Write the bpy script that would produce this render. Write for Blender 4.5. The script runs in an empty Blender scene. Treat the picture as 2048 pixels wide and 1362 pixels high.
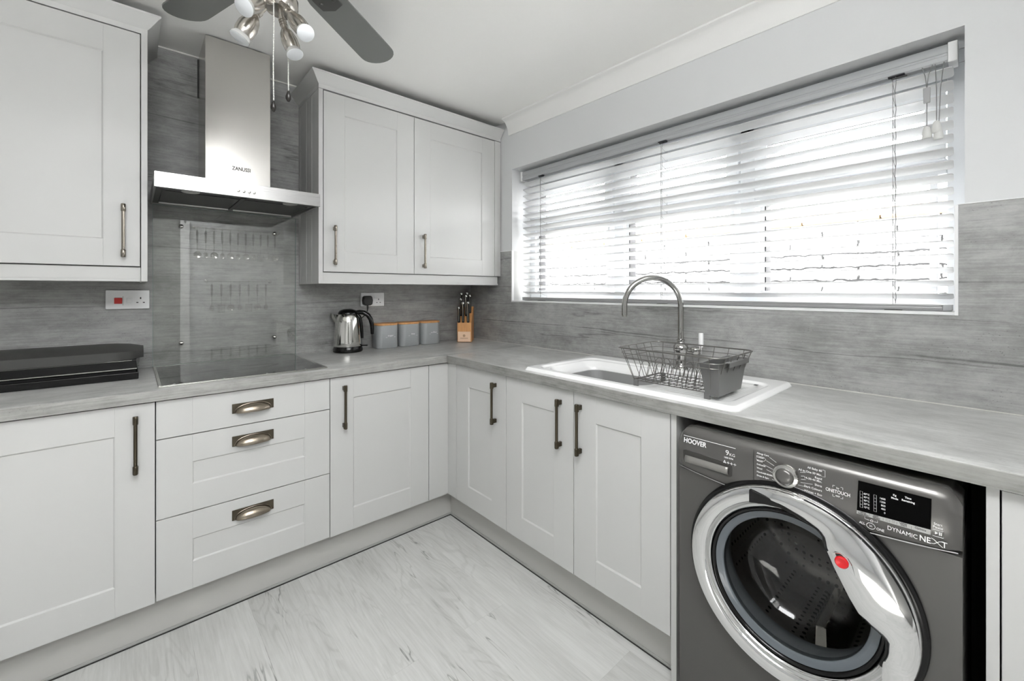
import bpy, bmesh, math, random
from mathutils import Vector, Matrix
random.seed(7)
PI = math.pi
SC = bpy.context.scene
COL = SC.collection

# ------------------------------------------------------------------ camera, light, exposure
cam_data = bpy.data.cameras.new('camera')
cam = bpy.data.objects.new('camera', cam_data)
COL.objects.link(cam)
cam.location = (-1.8713, -2.5522, 1.2633)
cam.rotation_euler = (PI / 2, 0, -math.radians(41.6387))
cam_data.sensor_width = 36.0
cam_data.lens = 852.78 / 2048 * 36.0
cam_data.shift_x = (1024 - 1022.54) / 2048
cam_data.shift_y = -(681 - 580.07) / 2048
cam_data.clip_start = 0.02
SC.camera = cam

world = bpy.data.worlds.new('overcast_sky')
SC.world = world
world.use_nodes = True
wn = world.node_tree.nodes
# bright overcast sky above, added glow below the horizon to light the ceiling
_l = world.node_tree.links
_tc = wn.new('ShaderNodeTexCoord'); _sp = wn.new('ShaderNodeSeparateXYZ'); _l.new(_tc.outputs['Generated'], _sp.inputs[0])
_mr = wn.new('ShaderNodeMapRange'); _mr.inputs['From Min'].default_value = 0.02; _mr.inputs['From Max'].default_value = -0.10
_mr.inputs['To Min'].default_value = 12.5; _mr.inputs['To Max'].default_value = 20.0
_l.new(_sp.outputs['Z'], _mr.inputs['Value']); _l.new(_mr.outputs[0], wn['Background'].inputs[1])
wn['Background'].inputs[0].default_value = (0.985, 0.995, 1.0, 1)

def portal(name, loc, rot, sx, sy):
    ld = bpy.data.lights.new(name, 'AREA')
    ld.shape = 'RECTANGLE'; ld.size = sx; ld.size_y = sy
    ld.cycles.is_portal = True
    o = bpy.data.objects.new(name, ld); COL.objects.link(o)
    o.location = loc; o.rotation_euler = rot
    return o
portal('daylight_kitchen_window', (0.30, -1.478, 1.63), (0, PI / 2, 0), 0.9, 2.05)
portal('added_high_window_portal', (-1.85, -3.42, 2.195), (PI / 2, 0, 0), 1.7, 0.4)  # sampling portal of the added high window
portal('added_roof_light_portal', (-1.80, -2.45, 2.66), (0, 0, 0), 1.1, 1.2)  # sampling portal of the added roof light

sun_d = bpy.data.lights.new('sun', 'SUN'); sun_d.energy = 22; sun_d.angle = math.radians(0.6); sun_d.color = (1.0, 0.985, 0.96)
sun = bpy.data.objects.new('sun', sun_d); COL.objects.link(sun)
sun.rotation_euler = (math.radians(-6), math.radians(12), 0)      # high sun, added to bounce off the floor below the added roof light

SC.view_settings.view_transform = 'Standard'
SC.view_settings.look = 'None'
SC.view_settings.gamma = 1.0
SC.view_settings.use_curve_mapping = False
SC.view_settings.exposure = 0.93
SC.cycles.use_denoising = True
SC.cycles.max_bounces = 10
SC.cycles.diffuse_bounces = 6
SC.cycles.glossy_bounces = 5
SC.cycles.transparent_max_bounces = 12
SC.cycles.caustics_reflective = False
SC.cycles.caustics_refractive = False
SC.cycles.sample_clamp_indirect = 6

# ------------------------------------------------------------------ mesh builder
ORG = {}
_txt = {}

class MB:
    def __init__(self, M=None):
        self.bm = bmesh.new()
        self.M = M if M is not None else Matrix.Identity(4)
        self.mi = 0
    def v(self, p):
        return self.bm.verts.new(self.M @ Vector(p))
    def f(self, vs):
        try:
            fc = self.bm.faces.new(vs)
            fc.material_index = self.mi
            return fc
        except ValueError:
            return None
    def box(self, x0, x1, y0, y1, z0, z1):
        c = [self.v(p) for p in ((x0, y0, z0), (x1, y0, z0), (x1, y1, z0), (x0, y1, z0),
                                 (x0, y0, z1), (x1, y0, z1), (x1, y1, z1), (x0, y1, z1))]
        for q in ((0, 3, 2, 1), (4, 5, 6, 7), (0, 1, 5, 4), (1, 2, 6, 5), (2, 3, 7, 6), (3, 0, 4, 7)):
            self.f([c[i] for i in q])
        return self
    def loft(self, rings, closed=True, cap=True):
        R = [[self.v(p) for p in r] for r in rings]
        n = len(R[0])
        for a, b in zip(R, R[1:]):
            for i in range(n if closed else n - 1):
                j = (i + 1) % n
                self.f([a[i], a[j], b[j], b[i]])
        if cap and closed:
            self.f(list(reversed(R[0]))); self.f(R[-1])
        return self
    def prism(self, pts, axis, a, b):
        def m(p, t):
            return {'x': (t, p[0], p[1]), 'y': (p[0], t, p[1]), 'z': (p[0], p[1], t)}[axis]
        return self.loft([[m(p, a) for p in pts], [m(p, b) for p in pts]])
    def lathe(self, prof, c=(0, 0, 0), axis='z', seg=32, cap=True, sx=1.0, sy=1.0):
        rings = []
        for r, h in prof:
            ring = []
            for i in range(seg):
                t = 2 * PI * i / seg
                u, w = r * math.cos(t) * sx, r * math.sin(t) * sy
                p = {'z': (u, w, h), 'x': (h, u, w), 'y': (u, h, w)}[axis]
                ring.append((p[0] + c[0], p[1] + c[1], p[2] + c[2]))
            rings.append(ring)
        return self.loft(rings, True, cap)
    def tube(self, pts, r, seg=8, closed=False, cap=True):
        pts = [Vector(p) for p in pts]
        n = len(pts)
        rr = r if isinstance(r, (list, tuple)) else [r] * n
        rings = []
        up = None
        for i, p in enumerate(pts):
            if closed:
                d = pts[(i + 1) % n] - pts[i - 1]
            else:
                d = pts[min(i + 1, n - 1)] - pts[max(i - 1, 0)]
            d.normalize()
            if up is None:
                up = Vector((0, 0, 1)) if abs(d.z) < 0.9 else Vector((1, 0, 0))
            a = d.cross(up)
            if a.length < 1e-5:
                a = d.cross(Vector((0.3, 1, 0.2)))
            a.normalize()
            b = a.cross(d); b.normalize(); up = b
            rings.append([p + a * rr[i] * math.cos(2 * PI * k / seg) + b * rr[i] * math.sin(2 * PI * k / seg) for k in range(seg)])
        if closed:
            rings.append(rings[0])
        return self.loft(rings, True, cap and not closed)
    def cyl(self, p0, p1, r, seg=16, r2=None):
        return self.tube([p0, p1], [r, r if r2 is None else r2], seg)
    def ball(self, c, r, seg=16, sz=1.0):
        prof = [(max(1e-4, r * math.sin(PI * i / 10)), -r * sz * math.cos(PI * i / 10)) for i in range(11)]
        return self.lathe(prof, c, 'z', seg)
    def text(self, s, size, origin, right, up, depth=0.0006, align='LEFT', shear=0.0, sx=1.0, bold=0.0):
        key = (s, align, shear, bold)
        if key not in _txt:
            cu = bpy.data.curves.new('lettering', 'FONT')
            cu.body = s; cu.size = 1.0; cu.align_x = align; cu.extrude = 0.02; cu.shear = shear
            cu.resolution_u = 3; cu.offset = bold
            o = bpy.data.objects.new('lettering', cu); COL.objects.link(o)
            dg = bpy.context.evaluated_depsgraph_get()
            me = bpy.data.meshes.new_from_object(o.evaluated_get(dg))
            _txt[key] = ([v.co.copy() for v in me.vertices], [list(p.vertices) for p in me.polygons])
            bpy.data.objects.remove(o); bpy.data.curves.remove(cu); bpy.data.meshes.remove(me)
        vs, fs = _txt[key]
        right = Vector(right).normalized(); up = Vector(up).normalized()
        nrm = right.cross(up)
        O = Vector(origin)
        V = [self.v(O + right * (c.x * size * sx) + up * (c.y * size) + nrm * (depth * (c.z / 0.02 * 0.5 + 0.5))) for c in vs]
        for q in fs:
            self.f([V[i] for i in q])
        return self

def obj(name, mb, mat, parent=None, bev=0, seg=2, ang=35, subsurf=0, solid=0):
    bmesh.ops.recalc_face_normals(mb.bm, faces=mb.bm.faces)
    o0 = ORG[parent.name] if parent is not None else Vector((0, 0, 0))
    if o0.length:
        bmesh.ops.translate(mb.bm, verts=mb.bm.verts, vec=-o0)
    me = bpy.data.meshes.new(name)
    mb.bm.to_mesh(me); mb.bm.free()
    mats = mat if isinstance(mat, (list, tuple)) else [mat]
    for m in mats:
        me.materials.append(m)
    me.polygons.foreach_set('use_smooth', [True] * len(me.polygons))
    try:
        me.set_sharp_from_angle(angle=math.radians(ang))
    except Exception:
        pass
    o = bpy.data.objects.new(name, me); COL.objects.link(o)
    if parent is not None:
        o.parent = parent
    ORG[o.name] = o0.copy()
    if solid:
        s = o.modifiers.new('thickness', 'SOLIDIFY'); s.thickness = solid; s.offset = 0
    if bev:
        b = o.modifiers.new('edge', 'BEVEL'); b.width = bev; b.segments = seg
        b.limit_method = 'ANGLE'; b.angle_limit = math.radians(40); b.harden_normals = True
    if subsurf:
        s = o.modifiers.new('smooth', 'SUBSURF'); s.levels = subsurf; s.render_levels = subsurf
    return o

def thing(name, label, cat, loc, rotz=0, group=None, local=False):
    o = bpy.data.objects.new(name, None); COL.objects.link(o)
    o.empty_display_size = 0.05
    o.location = loc; o.rotation_euler = (0, 0, rotz)
    o['label'] = label; o['category'] = cat
    if group: o['group'] = group
    ORG[o.name] = Vector((0, 0, 0)) if local else Vector(loc)
    return o

def tag(o, label, cat, group=None):
    o['label'] = label; o['category'] = cat
    if group: o['group'] = group
    return o

def struct(o):
    o['kind'] = 'structure'
    return o

def dup(root, loc, rotz=None, label=None):
    def cp(o, par):
        c = o.copy(); COL.objects.link(c)
        if par is not None: c.parent = par
        ORG[c.name] = ORG[o.name].copy()
        for ch in list(o.children): cp(ch, c)
        return c
    r = cp(root, None)
    r.location = loc
    if rotz is not None: r.rotation_euler = (0, 0, rotz)
    if label: r['label'] = label
    return r

# ------------------------------------------------------------------ materials
def new_mat(name):
    m = bpy.data.materials.new(name); m.use_nodes = True
    return m, m.node_tree.nodes, m.node_tree.links, m.node_tree.nodes['Principled BSDF']

def plain(name, col, rough=0.5, metal=0.0, coat=0.0, bump=0.0, bscale=200.0, spec=None, trans=0.0):
    m, n, l, p = new_mat(name)
    nz = n.new('ShaderNodeTexNoise'); nz.inputs['Scale'].default_value = bscale; nz.inputs['Detail'].default_value = 3
    geo = n.new('ShaderNodeNewGeometry'); l.new(geo.outputs['Position'], nz.inputs['Vector'])
    mx = n.new('ShaderNodeMixRGB'); mx.inputs[0].default_value = 0.5
    mx.inputs[1].default_value = (*[c * 0.985 for c in col], 1); mx.inputs[2].default_value = (*[min(1, c * 1.015) for c in col], 1)
    l.new(nz.outputs['Fac'], mx.inputs[0]); l.new(mx.outputs[0], p.inputs['Base Color'])
    p.inputs['Roughness'].default_value = rough; p.inputs['Metallic'].default_value = metal
    p.inputs['Coat Weight'].default_value = coat
    if spec is not None: p.inputs['Specular IOR Level'].default_value = spec
    if bump:
        b = n.new('ShaderNodeBump'); b.inputs['Strength'].default_value = bump; b.inputs['Distance'].default_value = 0.001
        l.new(nz.outputs['Fac'], b.inputs['Height']); l.new(b.outputs[0], p.inputs['Normal'])
    return m

def brushed(name, col, axis, rough=0.25, amt=0.5):
    """brushed metal, streaks along the given axis"""
    m, n, l, p = new_mat(name)
    geo = n.new('ShaderNodeNewGeometry')
    mp = n.new('ShaderNodeMapping'); mp.inputs['Scale'].default_value = {'x': (6, 2200, 2200), 'y': (2200, 6, 2200), 'z': (2200, 2200, 6)}[axis]
    l.new(geo.outputs['Position'], mp.inputs[0])
    nz = n.new('ShaderNodeTexNoise'); nz.inputs['Scale'].default_value = 1; nz.inputs['Detail'].default_value = 2
    l.new(mp.outputs[0], nz.inputs['Vector'])
    r = n.new('ShaderNodeMapRange'); r.inputs['To Min'].default_value = rough * (1 - amt * 0.5); r.inputs['To Max'].default_value = rough * (1 + amt * 0.5)
    l.new(nz.outputs['Fac'], r.inputs['Value']); l.new(r.outputs[0], p.inputs['Roughness'])
    mx = n.new('ShaderNodeMixRGB'); mx.inputs[1].default_value = (*[c * 0.975 for c in col], 1); mx.inputs[2].default_value = (*[min(1, c * 1.02) for c in col], 1)
    l.new(nz.outputs['Fac'], mx.inputs[0]); l.new(mx.outputs[0], p.inputs['Base Color'])
    p.inputs['Metallic'].default_value = 1.0
    b = n.new('ShaderNodeBump'); b.inputs['Strength'].default_value = 0.01; b.inputs['Distance'].default_value = 0.0001
    l.new(nz.outputs['Fac'], b.inputs['Height']); l.new(b.outputs[0], p.inputs['Normal'])
    return m

def laminate(name, axis, lo, hi, rough=0.42, edge=False, seed=0.0, seams=()):
    """grey weathered-wood laminate, grain along the given axis"""
    m, n, l, p = new_mat(name)
    geo = n.new('ShaderNodeNewGeometry')
    def mapped(sa, sc, off=0.0):
        mp = n.new('ShaderNodeMapping')
        s = {'x': (sa, sc, sc), 'y': (sc, sa, sc)}[axis]
        mp.inputs['Scale'].default_value = s
        mp.inputs['Location'].default_value = (seed + off, seed * 1.7 + off, seed * 0.3 + off)
        l.new(geo.outputs['Position'], mp.inputs[0]); return mp.outputs[0]
    def noise(vec, scale, detail=4, dist=0.0, rough_=0.55):
        t = n.new('ShaderNodeTexNoise'); t.inputs['Scale'].default_value = scale; t.inputs['Detail'].default_value = detail
        t.inputs['Distortion'].default_value = dist; t.inputs['Roughness'].default_value = rough_
        l.new(vec, t.inputs['Vector']); return t.outputs['Fac']
    def math_(op, a, b=None, c=None):
        t = n.new('ShaderNodeMath'); t.operation = op
        for i, x in enumerate((a, b, c)):
            if x is None: continue
            if isinstance(x, (int, float)): t.inputs[i].default_value = x
            else: l.new(x, t.inputs[i])
        return t.outputs[0]
    def smooth(x, a, b):
        t = n.new('ShaderNodeMapRange'); t.interpolation_type = 'SMOOTHSTEP'
        t.inputs['From Min'].default_value = a; t.inputs['From Max'].default_value = b
        l.new(x, t.inputs['Value']); return t.outputs[0]
    big = noise(mapped(1.3, 3.0), 1.6, 4, 0.3)
    grain = noise(mapped(7.0, 190.0), 1.0, 4, 0.1)
    mid = noise(mapped(9.0, 17.0), 1.0, 8, 0.15, 0.78)
    # long irregular dark cracks: thin iso-lines of a stretched noise
    ck = noise(mapped(0.45, 5.5, 3.3), 1.0, 4, 0.05)
    ckline = smooth(math_('ABSOLUTE', math_('SUBTRACT', ck, 0.53)), 0.009, 0.0)
    ckmask = smooth(noise(mapped(1.2, 2.5, 8.1), 1.0, 2), 0.52, 0.66)
    crack = math_('MULTIPLY', ckline, ckmask)
    sz = n.new('ShaderNodeSeparateXYZ'); l.new(geo.outputs['Position'], sz.inputs[0])
    wob = math_('MULTIPLY', math_('SUBTRACT', noise(mapped(1.6, 1.6, 2.2), 1.0, 4, 0.0), 0.5), 0.045)
    zz = math_('ADD', sz.outputs['Z'], wob)
    seam = None
    for k, (zs, wd, st) in enumerate(seams):     # long cracks between the printed boards
        q = smooth(math_('ABSOLUTE', math_('SUBTRACT', zz, zs)), wd, wd * 0.15)
        q = math_('MULTIPLY', math_('MULTIPLY', q, smooth(noise(mapped(2.2, 0.6, 4.0 + k), 1.0, 3), 0.38, 0.56)), st)
        seam = q if seam is None else math_('ADD', seam, q)
    # knots
    kv = n.new('ShaderNodeTexVoronoi'); kv.inputs['Scale'].default_value = 1.0
    l.new(mapped(3.0, 6.0, 1.1), kv.inputs['Vector'])
    kn = smooth(kv.outputs['Distance'], 0.22, 0.03)
    kn = math_('MULTIPLY', kn, smooth(noise(mapped(9, 16), 1.0, 3, 1.0), 0.35, 0.65))
    # pores / pinholes
    pv = n.new('ShaderNodeTexVoronoi'); pv.inputs['Scale'].default_value = 1.0
    l.new(mapped(90.0, 150.0), pv.inputs['Vector'])
    pore = smooth(pv.outputs['Distance'], 0.20, 0.08)
    pore = math_('MULTIPLY', pore, smooth(noise(mapped(7, 12, 5.0), 1.0, 2), 0.50, 0.62))
    t = math_('ADD', math_('MULTIPLY', big, 0.40), math_('MULTIPLY', mid, 0.52))
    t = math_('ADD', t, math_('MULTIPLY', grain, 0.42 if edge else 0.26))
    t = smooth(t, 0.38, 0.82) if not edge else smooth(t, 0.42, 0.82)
    dark = math_('ADD', math_('ADD', math_('MULTIPLY', crack, 0.42), math_('MULTIPLY', kn, 0.42)), math_('MULTIPLY', pore, 0.55))
    if seam is not None: dark = math_('ADD', dark, seam)
    t = math_('SUBTRACT', t, dark)
    cr = n.new('ShaderNodeValToRGB')
    e = cr.color_ramp.elements
    e[0].position = 0.0; e[0].color = (*[c for c in lo], 1)
    e[1].position = 1.0; e[1].color = (*[c for c in hi], 1)
    cl = math_('MAXIMUM', math_('ADD', math_('MULTIPLY', t, 0.8), 0.2), 0.0)
    l.new(cl, cr.inputs[0])
    l.new(cr.outputs[0], p.inputs['Base Color'])
    p.inputs['Roughness'].default_value = rough
    b = n.new('ShaderNodeBump'); b.inputs['Strength'].default_value = 0.12; b.inputs['Distance'].default_value = 0.0006
    l.new(grain, b.inputs['Height']); l.new(b.outputs[0], p.inputs['Normal'])
    return m

def floor_mat():
    m, n, l, p = new_mat('floor_laminate')
    geo = n.new('ShaderNodeNewGeometry')
    sp = n.new('ShaderNodeSeparateXYZ'); l.new(geo.outputs['Position'], sp.inputs[0])
    cb = n.new('ShaderNodeCombineXYZ')
    l.new(sp.outputs['Y'], cb.inputs['X']); l.new(sp.outputs['X'], cb.inputs['Y'])
    br = n.new('ShaderNodeTexBrick')
    br.inputs['Scale'].default_value = 1.0; br.inputs['Brick Width'].default_value = 1.25; br.inputs['Row Height'].default_value = 0.19
    br.inputs['Mortar Size'].default_value = 0.0007; br.inputs['Mortar Smooth'].default_value = 0.3; br.offset = 0.37; br.offset_frequency = 2
    br.inputs['Color1'].default_value = (0, 0, 0, 1); br.inputs['Color2'].default_value = (1, 1, 1, 1); br.inputs['Mortar'].default_value = (0.5, 0.5, 0.5, 1)
    l.new(cb.outputs[0], br.inputs['Vector'])
    # per-plank offset of the grain
    off = n.new('ShaderNodeCombineXYZ')
    mul = n.new('ShaderNodeMath'); mul.operation = 'MULTIPLY'; mul.inputs[1].default_value = 7.3
    l.new(br.outputs['Color'], mul.inputs[0])
    for k in ('X', 'Y', 'Z'): l.new(mul.outputs[0], off.inputs[k])
    add = n.new('ShaderNodeVectorMath'); add.operation = 'ADD'
    l.new(cb.outputs[0], add.inputs[0]); l.new(off.outputs[0], add.inputs[1])
    def noise(sa, sc, scale, detail, dist, ro=0.6):
        mp = n.new('ShaderNodeMapping'); mp.inputs['Scale'].default_value = (sa, sc, 1); l.new(add.outputs[0], mp.inputs[0])
        t = n.new('ShaderNodeTexNoise'); t.inputs['Scale'].default_value = scale; t.inputs['Detail'].default_value = detail
        t.inputs['Distortion'].default_value = dist; t.inputs['Roughness'].default_value = ro
        l.new(mp.outputs[0], t.inputs['Vector']); return t.outputs['Fac']
    def math_(op, a, b=None):
        t = n.new('ShaderNodeMath'); t.operation = op
        for i, x in enumerate((a, b)):
            if x is None: continue
            if isinstance(x, (int, float)): t.inputs[i].default_value = x
            else: l.new(x, t.inputs[i])
        return t.outputs[0]
    def smooth(x, a, b):
        t = n.new('ShaderNodeMapRange'); t.interpolation_type = 'SMOOTHSTEP'
        t.inputs['From Min'].default_value = a; t.inputs['From Max'].default_value = b
        l.new(x, t.inputs['Value']); return t.outputs[0]
    base = noise(1.0, 4.0, 2.2, 4, 0.6)
    fine = noise(6.0, 130.0, 1.0, 3, 0.2)
    # cathedral grain: rings of a distorted stretched field
    fld = noise(0.8, 4.5, 1.1, 3, 0.5, 0.5)
    rings = math_('SINE', math_('MULTIPLY', fld, 150.0))
    rmask = smooth(noise(0.9, 4.0, 1.3, 2, 0.0), 0.40, 0.60)
    rings = math_('MULTIPLY', smooth(rings, 0.2, 1.0), rmask)
    crack = math_('MULTIPLY', smooth(math_('ABSOLUTE', math_('SUBTRACT', noise(0.7, 6.0, 1.3, 4, 0.15), 0.55)), 0.011, 0.0),
                  smooth(noise(1.3, 3.1, 1.7, 2, 0.0), 0.5, 0.64))
    t = math_('ADD', math_('MULTIPLY', base, 0.36), math_('MULTIPLY', fine, 0.38))
    t = math_('ADD', t, math_('MULTIPLY', noise(3.0, 26.0, 1.0, 6, 0.2, 0.75), 0.30))
    t = math_('ADD', t, math_('MULTIPLY', br.outputs['Color'], 0.10))
    t = math_('SUBTRACT', t, math_('MULTIPLY', rings, 0.11))
    t = math_('SUBTRACT', t, math_('MULTIPLY', crack, 0.36))
    t = math_('SUBTRACT', t, math_('MULTIPLY', br.outputs['Fac'], 0.15))
    cr = n.new('ShaderNodeValToRGB'); e = cr.color_ramp.elements
    e[0].position = 0.12; e[0].color = (0.21, 0.21, 0.20, 1)
    e[1].position = 0.70; e[1].color = (0.62, 0.62, 0.605, 1)
    x = cr.color_ramp.elements.new(0.38); x.color = (0.46, 0.46, 0.445, 1)
    l.new(t, cr.inputs[0]); l.new(cr.outputs[0], p.inputs['Base Color'])
    p.inputs['Roughness'].default_value = 0.5
    b = n.new('ShaderNodeBump'); b.inputs['Strength'].default_value = 0.15; b.inputs['Distance'].default_value = 0.001
    l.new(fine, b.inputs['Height']); l.new(b.outputs[0], p.inputs['Normal'])
    return m

def glass_mat(name, tint=(1, 1, 1), ior=1.5, rough=0.0):
    m = bpy.data.materials.new(name); m.use_nodes = True
    n, l = m.node_tree.nodes, m.node_tree.links
    n.clear()
    out = n.new('ShaderNodeOutputMaterial'); mix = n.new('ShaderNodeMixShader')
    tr = n.new('ShaderNodeBsdfTransparent'); tr.inputs[0].default_value = (*tint, 1)
    gl = n.new('ShaderNodeBsdfGlossy'); gl.inputs['Roughness'].default_value = rough; gl.inputs[0].default_value = (1, 1, 1, 1)
    lw = n.new('ShaderNodeLayerWeight'); lw.inputs['Blend'].default_value = 0.5
    pw = n.new('ShaderNodeMath'); pw.operation = 'POWER'; pw.inputs[1].default_value = 5.0; l.new(lw.outputs['Facing'], pw.inputs[0])
    f0 = ((ior - 1) / (ior + 1)) ** 2
    fr = n.new('ShaderNodeMath'); fr.operation = 'MULTIPLY_ADD'; fr.inputs[1].default_value = 1 - f0; fr.inputs[2].default_value = f0; l.new(pw.outputs[0], fr.inputs[0])
    l.new(fr.outputs[0], mix.inputs[0]); l.new(tr.outputs[0], mix.inputs[1]); l.new(gl.outputs[0], mix.inputs[2])
    l.new(mix.outputs[0], out.inputs[0])
    return m

def garden_wall_mat():
    m, n, l, p = new_mat('pale_garden_blockwork')
    geo = n.new('ShaderNodeNewGeometry')
    sp = n.new('ShaderNodeSeparateXYZ'); l.new(geo.outputs['Position'], sp.inputs[0])
    cb = n.new('ShaderNodeCombineXYZ'); l.new(sp.outputs['Y'], cb.inputs['X']); l.new(sp.outputs['Z'], cb.inputs['Y'])
    nz = n.new('ShaderNodeTexNoise'); nz.inputs['Scale'].default_value = 14; nz.inputs['Detail'].default_value = 5; l.new(cb.outputs[0], nz.inputs['Vector'])
    ad = n.new('ShaderNodeVectorMath'); ad.operation = 'MULTIPLY_ADD'; ad.inputs[1].default_value = (0.05, 0.05, 0); l.new(nz.outputs['Color'], ad.inputs[0]); l.new(cb.outputs[0], ad.inputs[2])
    br = n.new('ShaderNodeTexBrick'); br.inputs['Scale'].default_value = 1; br.inputs['Brick Width'].default_value = 0.46; br.inputs['Row Height'].default_value = 0.105
    br.inputs['Mortar Size'].default_value = 0.008; br.inputs['Mortar Smooth'].default_value = 0.3
    br.inputs['Color1'].default_value = (0.30, 0.298, 0.29, 1); br.inputs['Color2'].default_value = (0.36, 0.357, 0.35, 1); br.inputs['Mortar'].default_value = (0.002, 0.002, 0.002, 1)
    l.new(ad.outputs[0], br.inputs['Vector']); l.new(br.outputs['Color'], p.inputs['Base Color'])
    p.inputs['Roughness'].default_value = 0.9
    return m

def drum_mat():
    m, n, l, p = new_mat('perforated_steel')
    tc = n.new('ShaderNodeNewGeometry')
    mp = n.new('ShaderNodeMapping'); mp.inputs['Scale'].default_value = (45, 45, 45); l.new(tc.outputs['Position'], mp.inputs[0])
    v = n.new('ShaderNodeTexVoronoi'); v.inputs['Scale'].default_value = 1; v.inputs['Randomness'].default_value = 0.0; l.new(mp.outputs[0], v.inputs['Vector'])
    r = n.new('ShaderNodeMapRange'); r.inputs['From Min'].default_value = 0.22; r.inputs['From Max'].default_value = 0.27; l.new(v.outputs['Distance'], r.inputs['Value'])
    mx = n.new('ShaderNodeMixRGB'); mx.inputs[1].default_value = (0.01, 0.01, 0.01, 1); mx.inputs[2].default_value = (0.42, 0.41, 0.39, 1)
    l.new(r.outputs[0], mx.inputs[0]); l.new(mx.outputs[0], p.inputs['Base Color'])
    p.inputs['Metallic'].default_value = 0.9; p.inputs['Roughness'].default_value = 0.28
    return m

def bamboo_mat():
    m, n, l, p = new_mat('bamboo')
    geo = n.new('ShaderNodeNewGeometry'); mp = n.new('ShaderNodeMapping'); mp.inputs['Scale'].default_value = (90, 90, 12)
    l.new(geo.outputs['Position'], mp.inputs[0])
    nz = n.new('ShaderNodeTexNoise'); nz.inputs['Scale'].default_value = 1; nz.inputs['Detail'].default_value = 3; l.new(mp.outputs[0], nz.inputs['Vector'])
    mx = n.new('ShaderNodeMixRGB'); mx.inputs[1].default_value = (0.52, 0.24, 0.08, 1); mx.inputs[2].default_value = (0.80, 0.42, 0.17, 1)
    l.new(nz.outputs['Fac'], mx.inputs[0]); l.new(mx.outputs[0], p.inputs['Base Color']); p.inputs['Roughness'].default_value = 0.42
    return m

CAB = plain('cabinet_satin_paint', (0.535, 0.535, 0.525), 0.42, bump=0.03, bscale=900)
CABIN = plain('carcass_dark_gap_shade', (0.20, 0.20, 0.195), 0.6)  # carcass coloured dark so the door gaps show as shade
PLINTH = plain('plinth_board', (0.47, 0.465, 0.445), 0.5)
WALLP = plain('wall_paint', (0.655, 0.66, 0.665), 0.75, bump=0.12, bscale=300)
CEILP = plain('ceiling_paint', (0.90, 0.895, 0.875), 0.85)
COVEP = plain('coving_plaster', (0.80, 0.795, 0.78), 0.7)
WHITE = plain('white_plastic', (0.80, 0.80, 0.80), 0.3)
UPVC = plain('white_upvc', (0.78, 0.80, 0.82), 0.28)
NEAR_BLACK = plain('near_black', (0.02, 0.02, 0.022), 0.6)  # for painted gap shade at the panes, and small dark parts
BLACK = plain('black_gloss_plastic', (0.005, 0.005, 0.005), 0.18, spec=0.35)
BLACKM = plain('black_matt_plastic', (0.022, 0.022, 0.02), 0.45)
DARKIN = plain('painted_void_shade', (0.012, 0.012, 0.012), 0.8)  # near-black that paints the shade in deep gaps
BRONZE = brushed('antique_pewter_handle', (0.085, 0.072, 0.052), 'z', 0.30)
CUPM = brushed('antique_pewter_cup', (0.30, 0.26, 0.21), 'x', 0.30)
PLATE = brushed('antique_pewter_backplate', (0.11, 0.095, 0.072), 'x', 0.38)
NICKEL = brushed('brushed_nickel_handle', (0.29, 0.26, 0.22), 'z', 0.25)
STEEL = brushed('brushed_steel_chimney', (0.60, 0.585, 0.56), 'x', 0.22)
STEELF = brushed('brushed_steel_canopy', (0.44, 0.435, 0.43), 'x', 0.30)
CHROME = plain('chrome', (0.78, 0.78, 0.78), 0.06, 1.0)
TAPM = plain('chrome_painted_dark', (0.46, 0.455, 0.44), 0.08, 1.0)  # tap chrome, coloured darker for the dark surroundings it reflects
CHROMED = plain('polished_steel', (0.70, 0.69, 0.66), 0.10, 1.0)
SATNI = plain('satin_nickel_lamp', (0.52, 0.49, 0.45), 0.24, 1.0)
LAM_X = laminate('laminate_back_wall', 'x', (0.13, 0.13, 0.126), (0.44, 0.44, 0.43), 0.45, seed=2.0, seams=((1.19, 0.004, 0.45), (0.972, 0.003, 0.4), (1.46, 0.004, 0.4), (1.78, 0.004, 0.45), (2.06, 0.004, 0.45)))
LAM_Y = laminate('laminate_window_wall', 'y', (0.14, 0.14, 0.136), (0.47, 0.47, 0.46), 0.45, seed=5.0, seams=((1.052, 0.005, 0.6), (1.040, 0.003, 0.4), (1.17, 0.003, 0.3), (1.285, 0.004, 0.4), (1.47, 0.004, 0.45)))
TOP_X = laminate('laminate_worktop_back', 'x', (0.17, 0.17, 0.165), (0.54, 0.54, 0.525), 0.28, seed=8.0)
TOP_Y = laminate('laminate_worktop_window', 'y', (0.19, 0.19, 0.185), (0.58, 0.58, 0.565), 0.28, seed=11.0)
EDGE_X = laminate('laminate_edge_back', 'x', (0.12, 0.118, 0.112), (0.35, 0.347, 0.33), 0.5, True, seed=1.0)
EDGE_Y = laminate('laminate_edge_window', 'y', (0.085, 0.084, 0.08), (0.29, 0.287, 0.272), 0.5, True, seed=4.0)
FLOOR = floor_mat()
GLASS = glass_mat('clear_glass', (0.98, 0.98, 0.98))
GLASSG = glass_mat('splashback_glass', (0.975, 0.98, 0.972), 1.78)
GLASSE = plain('green_glass_edge', (0.25, 0.32, 0.29), 0.15)
GLASSD = glass_mat('smoked_door_glass', (0.50, 0.50, 0.49), 1.5)
CERAM = plain('white_ceramic', (0.88, 0.88, 0.875), 0.13, coat=0.3)
GREYP = plain('grey_plastic', (0.115, 0.115, 0.113), 0.38)
WIRE = plain('gunmetal_wire', (0.17, 0.165, 0.155), 0.35, 0.8)
GREYB = plain('grey_washing_bowl', (0.27, 0.27, 0.27), 0.33)
BLADE = plain('silver_fan_blade', (0.20, 0.205, 0.20), 0.40, 0.35)
BLADE2 = BLADE
TIN = plain('grey_painted_tin', (0.34, 0.355, 0.36), 0.45)
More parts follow.
